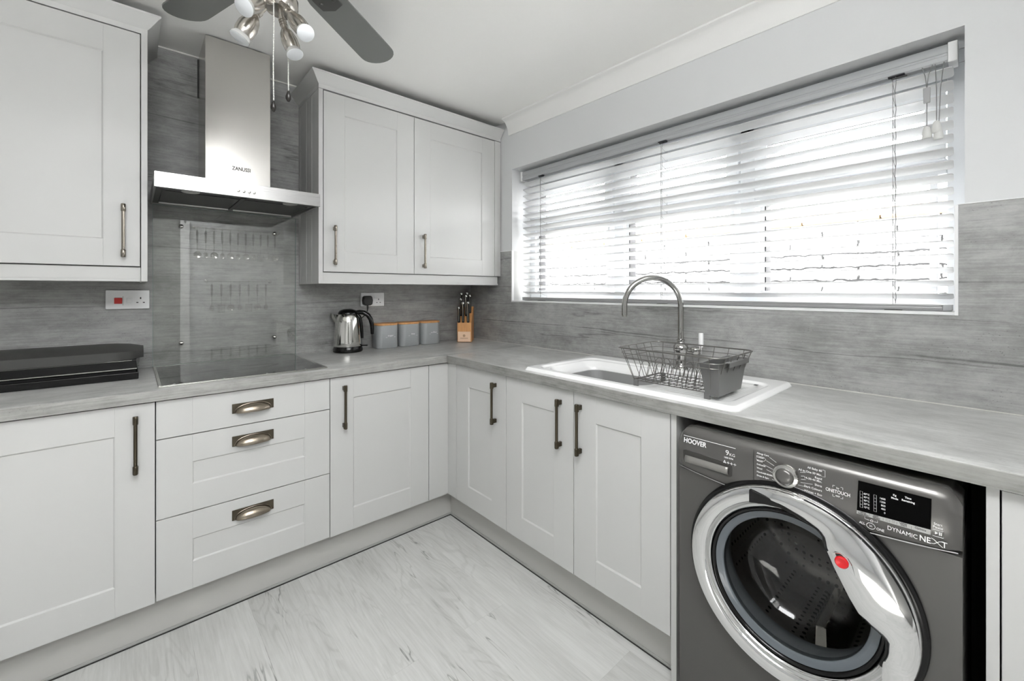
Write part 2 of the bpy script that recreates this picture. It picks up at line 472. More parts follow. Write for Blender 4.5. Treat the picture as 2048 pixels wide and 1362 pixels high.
BAMBOO = bamboo_mat()
LABELW = plain('pale_wood_label', (0.85, 0.60, 0.42), 0.5)
LETTERW = plain('white_print', (0.82, 0.82, 0.82), 0.5)
LETTERG = plain('grey_print', (0.45, 0.45, 0.44), 0.5)
LETTERK = plain('black_print', (0.02, 0.02, 0.02), 0.5)
LETTERB = plain('brown_print', (0.45, 0.28, 0.17), 0.5)
WMB = plain('graphite_metallic', (0.085, 0.082, 0.078), 0.42, 0.15)
WMP = plain('graphite_metallic_panel', (0.14, 0.136, 0.130), 0.27, 0.55)
RUB = plain('grey_rubber_seal', (0.20, 0.22, 0.24), 0.4)
RIMG = plain('blue_grey_door_rim', (0.11, 0.125, 0.14), 0.22, coat=0.3)
DISP = plain('black_display_glass', (0.004, 0.004, 0.004), 0.2, spec=0.0)
STRIPL = plain('silver_button_strip', (0.42, 0.42, 0.41), 0.4)
RED = plain('red_plastic', (0.62, 0.01, 0.015), 0.3)
REDR = plain('red_rocker', (0.55, 0.02, 0.015), 0.35)
FILTER = plain('mesh_filter_grey', (0.07, 0.07, 0.067), 0.5, 0.5)
def slat_mat():
    m, n, l, p = new_mat('white_blind_slat')
    nz = n.new('ShaderNodeTexNoise'); nz.inputs['Scale'].default_value = 60
    mx = n.new('ShaderNodeMixRGB'); mx.inputs[1].default_value = (0.70, 0.70, 0.70, 1); mx.inputs[2].default_value = (0.73, 0.73, 0.73, 1)
    l.new(nz.outputs['Fac'], mx.inputs[0]); l.new(mx.outputs[0], p.inputs['Base Color']); p.inputs['Roughness'].default_value = 0.38
    tr = n.new('ShaderNodeBsdfTranslucent'); tr.inputs[0].default_value = (0.60, 0.61, 0.62, 1)
    ms = n.new('ShaderNodeMixShader'); ms.inputs[0].default_value = 0.20
    out = n['Material Output']
    l.new(p.outputs[0], ms.inputs[1]); l.new(tr.outputs[0], ms.inputs[2]); l.new(ms.outputs[0], out.inputs[0])
    return m
SLATM = slat_mat()
HEADM = plain('blind_headrail', (0.42, 0.43, 0.44), 0.4, 0.1)
RAILM = plain('blind_bottom_rail', (0.30, 0.30, 0.30), 0.35, 0.2)
CORDM = plain('grey_cord', (0.20, 0.20, 0.20), 0.7)
STONE = garden_wall_mat()
COPING = plain('tan_coping', (0.20, 0.14, 0.08), 0.9, bump=0.5, bscale=40)
PAVE = plain('grey_paving', (0.16, 0.16, 0.155), 0.9)
DRUM = drum_mat()
HOB = plain('hob_black_glass', (0.010, 0.012, 0.010), 0.05, coat=0.5)
STEELH = plain('hob_steel_trim', (0.50, 0.50, 0.47), 0.25, 1.0)
BEADM = plain('plinth_seal', (0.36, 0.36, 0.345), 0.5)
GAP = plain('painted_gap_shade', (0.03, 0.03, 0.028), 0.8)  # near-black, paints the shade in the gap under the plinth
def emit_mat(name, col, s):
    m, n, l, p = new_mat(name)
    p.inputs['Base Color'].default_value = (*col, 1)
    p.inputs['Emission Color'].default_value = (*col, 1); p.inputs['Emission Strength'].default_value = s
    return m
BULB = plain('frosted_lens', (0.66, 0.68, 0.70), 0.35)
PVC = plain('clear_ribbed_lens', (0.62, 0.62, 0.60), 0.12, 0.3)

# ------------------------------------------------------------------ the setting
CEIL = 2.388
XL, YF = -4.30, -3.25          # far walls of the room, behind the camera
m = MB(); m.box(XL - 0.1, 0.0, YF - 0.1, 0.0, -0.06, 0.0)
struct(obj('floor', m, FLOOR))
RX0, RX1, RY0, RY1 = -2.20, -1.35, -2.95, -1.90     # roof light, added unseen above the camera to light the room from above
m = MB()
m.box(XL - 0.1, RX0, YF - 0.2, 0.1, CEIL, CEIL + 0.22); m.box(RX1, 0.3, YF - 0.2, 0.1, CEIL, CEIL + 0.22)
m.box(RX0, RX1, YF - 0.2, RY0, CEIL, CEIL + 0.22); m.box(RX0, RX1, RY1, 0.1, CEIL, CEIL + 0.22)
struct(obj('ceiling', m, CEILP))
m = MB()
m.box(RX0, RX1, RY0, RY0 + 0.05, CEIL + 0.17, CEIL + 0.25); m.box(RX0, RX1, RY1 - 0.05, RY1, CEIL + 0.17, CEIL + 0.25)
m.box(RX0, RX0 + 0.05, RY0 + 0.05, RY1 - 0.05, CEIL + 0.17, CEIL + 0.25); m.box(RX1 - 0.05, RX1, RY0 + 0.05, RY1 - 0.05, CEIL + 0.17, CEIL + 0.25)
w3 = struct(obj('added_roof_light', m, UPVC, bev=0.003))  # frame of the added, unseen roof light
m = MB(); m.box(RX0 + 0.05, RX1 - 0.05, RY0 + 0.05, RY1 - 0.05, CEIL + 0.205, CEIL + 0.213)
obj('glass_pane', m, GLASS, w3)
m = MB(); m.box(XL - 0.1, 0.3, 0.0, 0.1, -0.06, CEIL)
struct(obj('wall_back', m, WALLP))
# window wall with its opening
WY0, WY1, WZ0, WZ1 = -2.500, -0.455, 1.193, 2.060
m = MB()
m.box(0, 0.28, YF - 0.1, 0, -0.06, WZ0)
m.box(0, 0.28, YF - 0.1, 0, WZ1, CEIL)
m.box(0, 0.28, YF - 0.1, WY0, WZ0, WZ1)
m.box(0, 0.28, WY1, 0, WZ0, WZ1)
struct(obj('wall_right', m, WALLP))
# left wall, front wall cut for the added high window (both behind the camera)
m = MB()
m.box(XL - 0.1, XL, YF - 0.1, 0, -0.06, CEIL)
struct(obj('wall_left', m, WALLP))
m = MB()
HW0, HW1, HZ0, HZ1 = -2.65, -1.05, 2.03, 2.36
m.box(XL, HW0, YF - 0.1, YF, -0.06, CEIL)
m.box(HW0, HW1, YF - 0.1, YF, -0.06, HZ0); m.box(HW0, HW1, YF - 0.1, YF, HZ1, CEIL); m.box(HW1, 0.0, YF - 0.1, YF, -0.06, CEIL)
struct(obj('wall_front', m, WALLP))

# coving along the window wall
prof = [(0, 2.287), (-0.006, 2.287)]
for i in range(9):
    t = i / 8 * PI / 2
    prof.append((-0.058 + 0.050 * math.cos(t), 2.372 - 0.080 * (1 - math.sin(t)) ))
prof[2:] = [(-0.058 + 0.050 * math.cos(i / 8 * PI / 2) ** 1.0, 2.294 + 0.082 * math.sin(i / 8 * PI / 2) ** 1.3) for i in range(9)]
prof += [(-0.064, 2.380), (-0.064, CEIL), (0, CEIL)]
m = MB(); m.prism(prof, 'y', YF, -0.425)
struct(obj('trim_1', m, COVEP, ang=50))

# laminate wall panels
m = MB(); m.box(-2.9, -0.004, -0.004, 0, 0.91, CEIL - 0.006)
struct(obj('trim_2', m, LAM_X))
m = MB()
PT = 1.521
m.box(-0.004, 0, YF, -2.484, 0.91, PT)
m.box(-0.004, 0, -2.484, -0.455, 0.91, 1.193)
m.box(-0.004, 0, -0.455, -0.004, 0.91, PT)
struct(obj('trim_3', m, LAM_Y))
m = MB()        # laminate lining of the lower window reveal
m.box(-0.003, 0.165, -0.4585, -0.455, 1.193, PT)
m.box(-0.003, 0.165, -2.500, -2.4975, 1.193, PT)
struct(obj('trim_4', m, plain('pale_reveal_lining', (0.50, 0.50, 0.49), 0.45)))
m = MB()        # white edge trims round the lower window opening, pale seals
m.box(-0.007, 0.010, -0.4625, -0.4545, 1.186, PT)
m.box(-0.007, 0.010, -2.487, -2.479, 1.186, PT)
m.box(-0.007, 0.165, -2.4790, -0.4625, 1.186, 1.1955)
m.box(-0.006, 0, -0.455, -0.004, PT, PT + 0.003)
m.box(-0.006, 0, YF, -2.484, PT, PT + 0.003)
struct(obj('trim_5', m, WHITE, bev=0.001))
m = MB()        # mastic lines
m.box(-2.9, -0.06, -0.010, 0, CEIL - 0.007, CEIL)
m.box(-0.006, 0, YF, -0.006, 0.9095, 0.9125)
struct(obj('trim_6', m, plain('mastic', (0.62, 0.62, 0.58), 0.4)))

# plinths
PL = 0.5285
m = MB(); m.box(-2.9, -PL, -PL, -PL + 0.016, 0.009, 0.156)
struct(obj('baseboard_back', m, PLINTH))
m = MB(); m.box(-PL, -PL + 0.016, -1.872, -PL + 0.016, 0.009, 0.156)
struct(obj('baseboard_right', m, PLINTH))
m = MB()
m.box(-2.9, -PL - 0.004, -PL - 0.005, -PL, 0.0035, 0.013)
m.box(-PL - 0.005, -PL, -1.872, -PL - 0.005, 0.0035, 0.013)
struct(obj('trim_7', m, BEADM, bev=0.0015))
m = MB()
m.box(-2.9, -PL, -PL - 0.007, -PL + 0.01, 0.0, 0.0035)
m.box(-PL - 0.007, -PL + 0.01, -1.872, -PL, 0.0, 0.0035)
struct(obj('trim_8', m, GAP))  # dark strip drawn as gap shade along the floor

# the window itself
def frame_rect(mb, x0, x1, y0, y1, z0, z1, t):
    mb.box(x0, x1, y0, y1, z0, z0 + t); mb.box(x0, x1, y0, y1, z1 - t, z1)
    mb.box(x0, x1, y0, y0 + t, z0 + t, z1 - t); mb.box(x0, x1, y1 - t, y1, z0 + t, z1 - t)
m = MB()
frame_rect(m, 0.170, 0.235, WY0, WY1, WZ0, WZ1, 0.045)
for yc in (-1.162, -1.833):
    m.box(0.172, 0.233, yc - 0.030, yc + 0.030, WZ0 + 0.045, WZ1 - 0.045)
win = struct(obj('window_1', m, UPVC, bev=0.003))
bays = ((-1.132, -0.500), (-1.803, -1.192), (-2.455, -1.863))
m = MB()
for (a, b) in bays:
    m.box(0.172, 0.233, a, b, 1.655, 1.705)
obj('transom', m, UPVC, win, bev=0.003)
for (a, b) in bays:
    m = MB(); frame_rect(m, 0.155, 0.225, a + 0.003, b - 0.003, 1.700, 1.950, 0.052)
    s = obj('sash', m, UPVC, win, bev=0.004)
    g = MB(); g.box(0.158, 0.222, b - 0.0555, b - 0.0525, 1.753, 1.897); g.box(0.158, 0.222, a + 0.053, b - 0.053, 1.8975, 1.9000); obj('pane_gap_shade', g, NEAR_BLACK, s)  # dark strips painted in for the shadow gap at side and head
    g = MB(); g.box(0.185, 0.190, a + 0.055, b - 0.055, 1.752, 1.898); obj('glass_pane', g, GLASS, s)
    hy = (a + b) / 2
    h = MB(); h.box(0.135, 0.155, hy - 0.015, hy + 0.015, 1.715, 1.735); h.box(0.128, 0.138, hy - 0.02, hy + 0.10, 1.717, 1.733)
    obj('window_handle', h, plain('window_handle_metal', (0.5, 0.5, 0.5), 0.3, 0.6), s, bev=0.003)
    m = MB(); frame_rect(m, 0.165, 0.228, a + 0.022, b - 0.022, 1.238, 1.655, 0.020)
    s2 = obj('glazing_bead', m, UPVC, win, bev=0.003)
    g = MB(); g.box(0.166, 0.226, b - 0.0465, b - 0.0425, 1.260, 1.633); obj('pane_gap_shade', g, NEAR_BLACK, s2)  # dark strip standing for the lower pane's shadow gap
    g = MB(); g.box(0.190, 0.195, a + 0.045, b - 0.045, 1.26, 1.633); obj('glass_pane', g, GLASS, s2)
# wide head of the frame above the opening lights
m = MB(); m.box(0.172, 0.233, WY0 + 0.045, WY1 - 0.045, 1.950, 2.016)
obj('frame_head', m, UPVC, win)
# high-level window, added unseen behind the camera to light the upper cabinets
m = MB()
m.box(HW0, HW1, YF - 0.08, YF - 0.02, HZ0, HZ0 + 0.03); m.box(HW0, HW1, YF - 0.08, YF - 0.02, HZ1 - 0.03, HZ1)
for xx in (HW0, (HW0 + HW1) / 2 - 0.02, HW1 - 0.04): m.box(xx, xx + 0.04, YF - 0.08, YF - 0.02, HZ0 + 0.03, HZ1 - 0.03)
w2 = struct(obj('added_high_window', m, UPVC, bev=0.004))
g = MB(); g.box(HW0 + 0.04, HW1 - 0.04, YF - 0.055, YF - 0.050, HZ0 + 0.03, HZ1 - 0.03)
obj('glass_pane', g, GLASS, w2)
m = MB()      # white boxed upright beside the garden door, seen mirrored in the splashback glass
m.box(-1.49, -1.41, YF, YF + 0.06, 0, 2.02); m.box(-2.40, -2.32, YF, YF + 0.06, 0, 2.02)
dw = struct(obj('door_1', m, WHITE, bev=0.003))
m = MB(); m.box(-2.32, -1.49, YF + 0.002, YF + 0.030, 0.01, 2.01)
obj('door_leaf', m, plain('door_leaf_grey', (0.14, 0.14, 0.135), 0.5), dw)

# ------------------------------------------------------------------ outside the window
m = MB(); m.box(2.35, 2.60, -6.0, 9.0, -0.3, 1.80)
gw = obj('garden_wall', m, STONE); tag(gw, 'pale stone block garden wall seen through the blind, outside the window', 'wall')
m = MB()
for k in range(30):
    y = -6.0 + k * 0.5
    m.box(2.31, 2.64, y + 0.004, y + 0.496, 1.80, 1.885)
obj('coping', m, COPING, gw, bev=0.012)
m = MB(); m.box(0.28, 4.0, -6.5, 9.5, -0.36, -0.3)
struct(obj('trim_9', m, PAVE))

# ------------------------------------------------------------------ cabinet parts
def MBK(): return Matrix(((1, 0, 0, 0), (0, -1, 0, 0), (0, 0, 1, 0), (0, 0, 0, 1)))     # (u, w, z): back run
def MRT(): return Matrix(((0, -1, 0, 0), (-1, 0, 0, 0), (0, 0, 1, 0), (0, 0, 0, 1)))    # window run

def shaker(M, u0, u1, z0, z1, w, parent, name='door', st=0.104, rt=0.100, slab=False, T=0.019):
    """framed front; w = front face distance from its wall"""
    g = 0.0017
    u0 += g; u1 -= g
    m = MB(M)
    b = w - T
    m.box(u0, u0 + st, b, w, z0, z1); m.box(u1 - st, u1, b, w, z0, z1)
    if slab:
        m.box(u0 + st, u1 - st, b, w - 0.0002, z0, z1)
    else:
        m.box(u0 + st, u1 - st, b, w - 0.0002, z0, z0 + rt)
        m.box(u0 + st, u1 - st, b, w - 0.0002, z1 - rt, z1)
        def rr_(d, ww): return [(u0 + st + d, ww, z0 + rt + d), (u1 - st - d, ww, z0 + rt + d), (u1 - st - d, ww, z1 - rt - d), (u0 + st + d, ww, z1 - rt - d)]
        m.loft([rr_(-0.003, b + 0.001), rr_(-0.003, w - 0.0020), rr_(0.0005, w - 0.0020), rr_(0.0045, w - 0.0058)])
    return obj(name, m, CAB, parent, bev=0.0007, seg=2)

def bar_handle(M, u, z0, z1, w, parent, mat, outward=1):
    m = MB(M)
    d = 0.026
    def sec(hw, d0, d1, z):      # D-shaped section: flat back, rounded front
        pts = [(u - hw, w + d0, z), (u + hw, w + d0, z)]
        pts += [(u + hw * math.cos(PI * i / 8), w + d0 + 0.003 + (d1 - d0 - 0.003) * math.sin(PI * i / 8), z) for i in range(9)]
        return pts
    m.loft([sec(0.0055, d - 0.002, d + 0.0075, z) for z in (z0 + 0.006, z1 - 0.006)])
    for (p, q) in ((z0, z0 + 0.030), (z1 - 0.030, z1)):
        m.loft([sec(0.0062, d - 0.004, d + 0.0080, p), sec(0.0078, d - 0.005, d + 0.0102, p + 0.003), sec(0.0078, d - 0.005, d + 0.0102, q - 0.003), sec(0.0062, d - 0.004, d + 0.0080, q)])
        m.box(u - 0.0055, u + 0.0055, w + 0.0005, w + d - 0.003, p + 0.006, q - 0.006)
    return obj('handle', m, mat, parent, bev=0.0008, seg=2, ang=40)

def cup_handle(M, uc, z0, z1, w, parent):
    m = MB(M); m.box(uc - 0.0725, uc + 0.0725, w + 0.0004, w + 0.0035, z0, z1)
    pl_ = obj('handle', m, PLATE, parent, bev=0.0006)
    m = MB(M)
    hw, proj, n1, n2 = 0.061, 0.027, 28, 12
    ztop, zbot = z1 - 0.007, z0 + 0.001
    rings = []
    for i in range(n1 + 1):
        s = -1 + 2 * i / n1
        k = math.sqrt(max(0.0, 1 - s * s)) ** 0.85
        u = uc + s * hw
        ring = []
        for j in range(n2 + 1):
            t = j / n2 * PI / 2
            # from the plate (top) bulging forward and down to the open lower lip
            ww = w + 0.003 + proj * max(k, 0.02) * math.sin(t)
            zz = zbot + (ztop - zbot) * k * math.cos(t)
            ring.append((u, ww, zz))
        rings.append(ring)
    m.loft(rings, closed=False, cap=False)
    obj('cup_pull', m, CUPM, pl_, ang=70, solid=0.0016)
    m = MB(M)   # thin raised arch round the cup on the plate
    pts = [(uc + hw * 1.05 * math.cos(t), w + 0.004, zbot + (ztop + 0.003 - zbot) * math.sin(t) ** 0.8) for t in [PI * i / 24 for i in range(25)]]
    m.tube(pts, 0.0011, 6)
    obj('raised_rim', m, CUPM, pl_)
    return pl_

W = 0.583
ZB, ZT = 0.1525, 0.8655

def carcass(M, u0, u1, parent, top=0.868, z0=0.156):
    m = MB(M)
    t = 0.017
    ua, ub = min(u0, u1), max(u0, u1)
    m.box(ua + 0.001, ua + t, 0.02, W - 0.022, z0, top); m.box(ub - t, ub - 0.001, 0.02, W - 0.022, z0, top)
    m.box(ua + t, ub - t, 0.02, W - 0.022, z0, z0 + t); m.box(ua + t, ub - t, 0.02, 0.03, z0 + t, top)
    m.box(ua + t, ub - t, W - 0.06, W - 0.022, top - 0.05, top - 0.03)
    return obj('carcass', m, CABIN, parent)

BK, RT = MBK(), MRT()
# back run, left to right
c = thing('base_cabinet', 'pale grey base cabinet with one wide panelled door, left of the drawers', 'cabinet', (-2.11, -0.30, 0.0))
carcass(BK, -2.41, -1.8095, c)
d = shaker(BK, -2.41, -1.8095, ZB, ZT, W, c); bar_handle(BK, -1.863, 0.631, 0.831, W, d, BRONZE)
c = thing('drawer_unit', 'pale grey three-drawer unit with cup handles below the hob', 'cabinet', (-1.508, -0.30, 0.0))
carcass(BK, -1.8095, -1.2085, c)
for k, (a, b, sl) in enumerate(((0.7305, ZT, True), (0.4435, 0.7270, False), (0.1555, 0.4400, False))):
    d = shaker(BK, -1.8095, -1.2085, a, b, W, c, 'drawer', rt=0.100, slab=sl)
    zz = ((0.780, 0.817), (0.651, 0.690), (0.362, 0.401))[k]
    cup_handle(BK, -1.5075, zz[0], zz[1], W, d)
c = thing('base_cabinet', 'pale grey single-door base cabinet between the drawer unit and the corner', 'cabinet', (-0.955, -0.30, 0.0))
carcass(BK, -1.2085, -0.7025, c)
d = shaker(BK, -1.2085, -0.7025, ZB, ZT, W, c); bar_handle(BK, -1.148, 0.632, 0.831, W, d, BRONZE)
m = MB()
m.box(-0.7005, -0.5835, -0.583, -0.564, ZB, ZT)
m.box(-0.583, -0.564, -0.662, -0.564, ZB, ZT)
cp = obj('corner_post', m, CAB, bev=0.001); tag(cp, 'plain pale grey corner post where the two cabinet runs meet', 'corner panel')
# window run
c = thing('base_cabinet', 'narrow pale grey base cabinet at the corner, left end of the window run', 'cabinet', (-0.30, -0.865, 0.0))
carcass(RT, 0.664, 1.0675, c)
d = shaker(RT, 0.664, 1.0675, ZB, ZT, W, c); bar_handle(RT, 0.994, 0.631, 0.829, W, d, BRONZE)
c = thing('sink_cabinet', 'pale grey double-door base cabinet below the white sink', 'cabinet', (-0.30, -1.47, 0.0))
carcass(RT, 1.0675, 1.8705, c)
d = shaker(RT, 1.0675, 1.4695, ZB, ZT, W, c); bar_handle(RT, 1.404, 0.632, 0.829, W, d, BRONZE)
d = shaker(RT, 1.4695, 1.8705, ZB, ZT, W, c); bar_handle(RT, 1.506, 0.632, 0.829, W, d, BRONZE)
m = MB(); m.box(-W, -0.01, -1.8905, -1.872, 0.0, 0.870)
tag(obj('end_panel', m, CAB, bev=0.001), 'narrow pale grey end panel on the left side of the washing machine', 'panel')
m = MB(); m.box(-W, -0.01, -2.5640, -2.5455, 0.0, 0.870)
tag(obj('end_panel', m, CAB, bev=0.001), 'narrow pale grey end panel on the right side of the washing machine', 'panel')
c = thing('base_cabinet', 'pale grey base cabinet right of the washing machine at the photo edge', 'cabinet', (-0.30, -2.87, 0.0))
carcass(RT, 2.565, 3.165, c)
shaker(RT, 2.565, 3.165, ZB, ZT, W, c)

# dark sheet painting the shade at the back of the appliance gap
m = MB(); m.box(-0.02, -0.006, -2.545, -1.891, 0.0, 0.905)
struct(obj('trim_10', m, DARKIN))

# ------------------------------------------------------------------ worktops
def worktop_profile(d):
    r = 0.004
    return [(0, 0.8715), (d, 0.8715), (d, 0.910 - r), (d - r * 0.3, 0.910 - r * 0.3), (d - r, 0.910), (0, 0.910)]
m = MB(BK)
pts = worktop_profile(0.600)
m.loft([[(u, p[0] if p[0] else 0.005, p[1]) for p in pts] for u in (-2.41, -0.0045)])
for f in m.bm.faces:
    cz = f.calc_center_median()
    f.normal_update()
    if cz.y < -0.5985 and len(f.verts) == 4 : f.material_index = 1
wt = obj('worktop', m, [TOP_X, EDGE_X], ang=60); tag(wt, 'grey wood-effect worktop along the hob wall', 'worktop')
m = MB(RT)
SY0, SY1 = 1.195, 2.045     # cut-out for the sink
def strip(a, b, w0, w1, front):
    if front:
        pts = [(w0, 0.8715), (0.6, 0.8715), (0.6, 0.906), (0.5988, 0.9088), (0.596, 0.910), (w0, 0.910)]
        m.loft([[(u, p[0], p[1]) for p in pts] for u in (a, b)])
    else:
        m.box(a, b, w0, w1, 0.8715, 0.910)
strip(0.6005, -YF - 0.002, 0.56, 0.6, True)
strip(0.6005, SY0, 0.005, 0.56, False); strip(SY1, -YF - 0.002, 0.005, 0.56, False)
strip(SY0, SY1, 0.005, 0.065, False)
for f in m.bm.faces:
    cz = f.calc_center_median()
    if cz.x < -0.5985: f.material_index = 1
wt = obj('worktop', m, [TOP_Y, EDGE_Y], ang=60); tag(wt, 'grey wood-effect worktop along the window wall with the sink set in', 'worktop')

# ------------------------------------------------------------------ wall cabinets
WW = 0.345
CORN = [(0.0, 2.266), (0.0, 2.286), (0.005, 2.291), (0.010, 2.296), (0.034, 2.326), (0.040, 2.331), (0.040, 2.338), (-0.018, 2.338), (-0.018, 2.266)]
def cornice(path_fn, parent, k):
    m = MB(); rings = [[path_fn(s, o, z) for (o, z) in CORN] for s in range(k)]
    m.loft(rings)
    return obj('cornice', m, CAB, parent, ang=30)

# right wall cabinet
XA, XB = -1.183, -0.006
c = thing('wall_cabinet', 'pale grey two-door wall cabinet right of the cooker hood', 'cabinet', (-0.595, -0.17, 1.295))
m = MB(BK)
m.box(XA + 0.022, XB, 0.006, WW - 0.021, 1.352, 2.264)
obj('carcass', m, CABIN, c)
m = MB(BK)      # tongue-and-groove end panel
gs = [0.006, 0.046, 0.1475, 0.238, WW]
for a, b in zip(gs, gs[1:]):
    m.box(XA, XA + 0.021, a + (0.0016 if a > 0.01 else 0), b - (0.0016 if b < WW else 0), 1.295, 2.264)
m.box(XA + 0.004, XA + 0.019, 0.006, WW - 0.002, 1.2955, 2.2635)
obj('end_panel', m, CAB, c, bev=0.0016)
for (a, b, hu) in ((-1.1605, -0.6575, -1.109), (-0.6575, -0.0580, -0.600)):
    d = shaker(BK, a, b, 1.356, 2.2585, WW, c)
    bar_handle(BK, hu, 1.389, 1.588, WW, d, NICKEL)
m = MB(BK); m.box(-0.0565, XB, WW - 0.02, WW, 1.356, 2.262); obj('filler_strip', m, CAB, c, bev=0.001)
m = MB(BK); m.box(XA + 0.022, XB - 0.018, WW - 0.045, WW - 0.012, 1.300, 1.352); m.box(XA + 0.022, XB - 0.018, WW - 0.045, WW - 0.006, 1.2955, 1.3060)
obj('light_rail', m, CAB, c, bev=0.0012)
def pr(s, o, z):
    return [(XA - o, -0.006, z), (XA - o, -WW - o, z), (XB, -WW - o, z)][s]
cornice(pr, c, 3)

# left wall cabinet
XC, XD = -2.45, -1.826
c = thing('wall_cabinet', 'pale grey wall cabinet left of the cooker hood, top left of photo', 'cabinet', (-2.14, -0.17, 1.297))
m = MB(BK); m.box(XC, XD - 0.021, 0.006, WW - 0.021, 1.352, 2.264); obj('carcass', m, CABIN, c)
m = MB(BK); m.box(XD - 0.0195, XD, 0.006, WW, 1.297, 2.2665); obj('end_panel', m, CAB, c, bev=0.0012)
d = shaker(BK, XC, -1.8470, 1.356, 2.2615, WW, c); bar_handle(BK, -1.8965, 1.388, 1.591, WW, d, NICKEL)
m = MB(BK); m.box(XC, XD - 0.020, WW - 0.045, WW - 0.012, 1.300, 1.352); m.box(XC, XD - 0.020, WW - 0.045, WW - 0.006, 1.2965, 1.3060)
obj('light_rail', m, CAB, c, bev=0.0012)
def pl_(s, o, z):
    return [(XC, -WW - o, z), (XD + o, -WW - o, z), (XD + o, -0.006, z)][s]
cornice(pl_, c, 3)

# ------------------------------------------------------------------ cooker hood
h = thing('cooker_hood', 'stainless steel chimney cooker hood above the hob', 'cooker hood', (-1.512, -0.24, 1.651))
HX0, HX1, HY = -1.810, -1.2165, -0.478
m = MB()        # canopy: front fascia, tray walls, sloping lid
m.box(HX0, HX1, HY, HY + 0.012, 1.6515, 1.7095)
m.box(HX0, HX0 + 0.006, HY + 0.012, -0.012, 1.6550, 1.7085)
m.box(HX1 - 0.006, HX1, HY + 0.012, -0.012, 1.6550, 1.7085)
m.box(HX0, HX1, -0.018, -0.012, 1.6550, 1.7085)
m.box(HX0, HX1, HY + 0.012, -0.012, 1.7020, 1.7085)
obj('canopy', m, STEELF, h, bev=0.0008)
m = MB(); m.box(-1.6325, -1.3795, -0.272, -0.012, 1.7086, 2.381)
ch = obj('chimney', m, STEEL, h, bev=0.0012)
m = MB(); m.text('ZANUSSI', 0.0235, (-1.5335, -0.2722, 1.808), (1, 0, 0), (0, 0, 1), sx=0.78, bold=0.02)
obj('lettering', m, LETTERK, ch)
m = MB(); m.box(HX0 + 0.007, HX1 - 0.007, HY + 0.013, -0.019, 1.6620, 1.6660)
un = obj('underside', m, plain('hood_underside_dark', (0.09, 0.09, 0.085), 0.35, 0.6), h)
for (a, b) in ((-1.783, -1.522), (-1.502, -1.241)):
    m = MB(); m.box(a, b, -0.370, -0.085, 1.6575, 1.6625); f = obj('grease_filter', m, FILTER, h, bev=0.001)
    m = MB(); m.box(a, b, -0.086, -0.0800, 1.6525, 1.6570); obj('filter_lip', m, plain('filter_lip_painted_glint', (0.75, 0.75, 0.73), 0.4), f)  # lip coloured pale to paint the light it catches
m = MB(); m.box(-1.520, -1.504, -0.42, -0.03, 1.6560, 1.6625); obj('filter_divider', m, BLACKM, h)
for xx in (-1.696, -1.330):
    m = MB(); m.lathe([(0.030, 1.6600), (0.030, 1.6555), (0.024, 1.6550), (0.0001, 1.6548)], (xx, -0.415, 0), 'z', 24)
    obj('hood_lamp', m, plain('hood_lamp_lens', (0.35, 0.35, 0.33), 0.3), h)
for i, xx in enumerate((-1.542, -1.5225, -1.503, -1.4845)):
    m = MB(); m.lathe([(0.0058, HY), (0.0058, HY - 0.003), (0.0045, HY - 0.006), (0.0001, HY - 0.0065)], (xx, 0, 1.675), 'y', 16)
    b = obj('hood_button', m, CHROMED, h, ang=50)
    m = MB(); m.box(xx - 0.002, xx + 0.002, HY - 0.0006, HY - 0.0001, 1.6625, 1.6655); obj('button_mark', m, LETTERG, b)
# bracket rod left of the chimney at ceiling
m = MB(); m.box(-1.6365, -1.6335, -0.02, -0.006, 2.19, 2.372); obj('side_gap_seal', m, BLACKM, h)

# ------------------------------------------------------------------ glass splashback
g = thing('glass_splashback', 'clear glass splashback panel with four screws behind the hob', 'splashback', (-1.50, -0.022, 0.9115))
GX0, GX1, GZ0, GZ1 = -1.802, -1.201, 0.913, 1.655
m = MB(); m.box(GX0 + 0.0015, GX1 - 0.0015, -0.0215, -0.0155, GZ0 + 0.001, GZ1 - 0.001); obj('glass_sheet', m, GLASSG, g)
m = MB(); frame = m
m.box(GX0, GX0 + 0.0016, -0.022, -0.015, GZ0, GZ1); m.box(GX1 - 0.0016, GX1, -0.022, -0.015, GZ0, GZ1)
m.box(GX0, GX1, -0.022, -0.015, GZ0, GZ0 + 0.0016); m.box(GX0, GX1, -0.022, -0.015, GZ1 - 0.0016, GZ1)
obj('glass_edge', m, GLASSE, g)
for xx in (-1.699, -1.306):
    for zz in (1.014, 1.563):
        m = MB(); m.lathe([(0.0085, -0.0045), (0.0085, -0.026), (0.0095, -0.0262), (0.0095, -0.028), (0.007, -0.0315), (0.0001, -0.033)], (xx, 0, zz), 'y', 20)
        obj('screw_cap', m, CHROMED, g, ang=50)

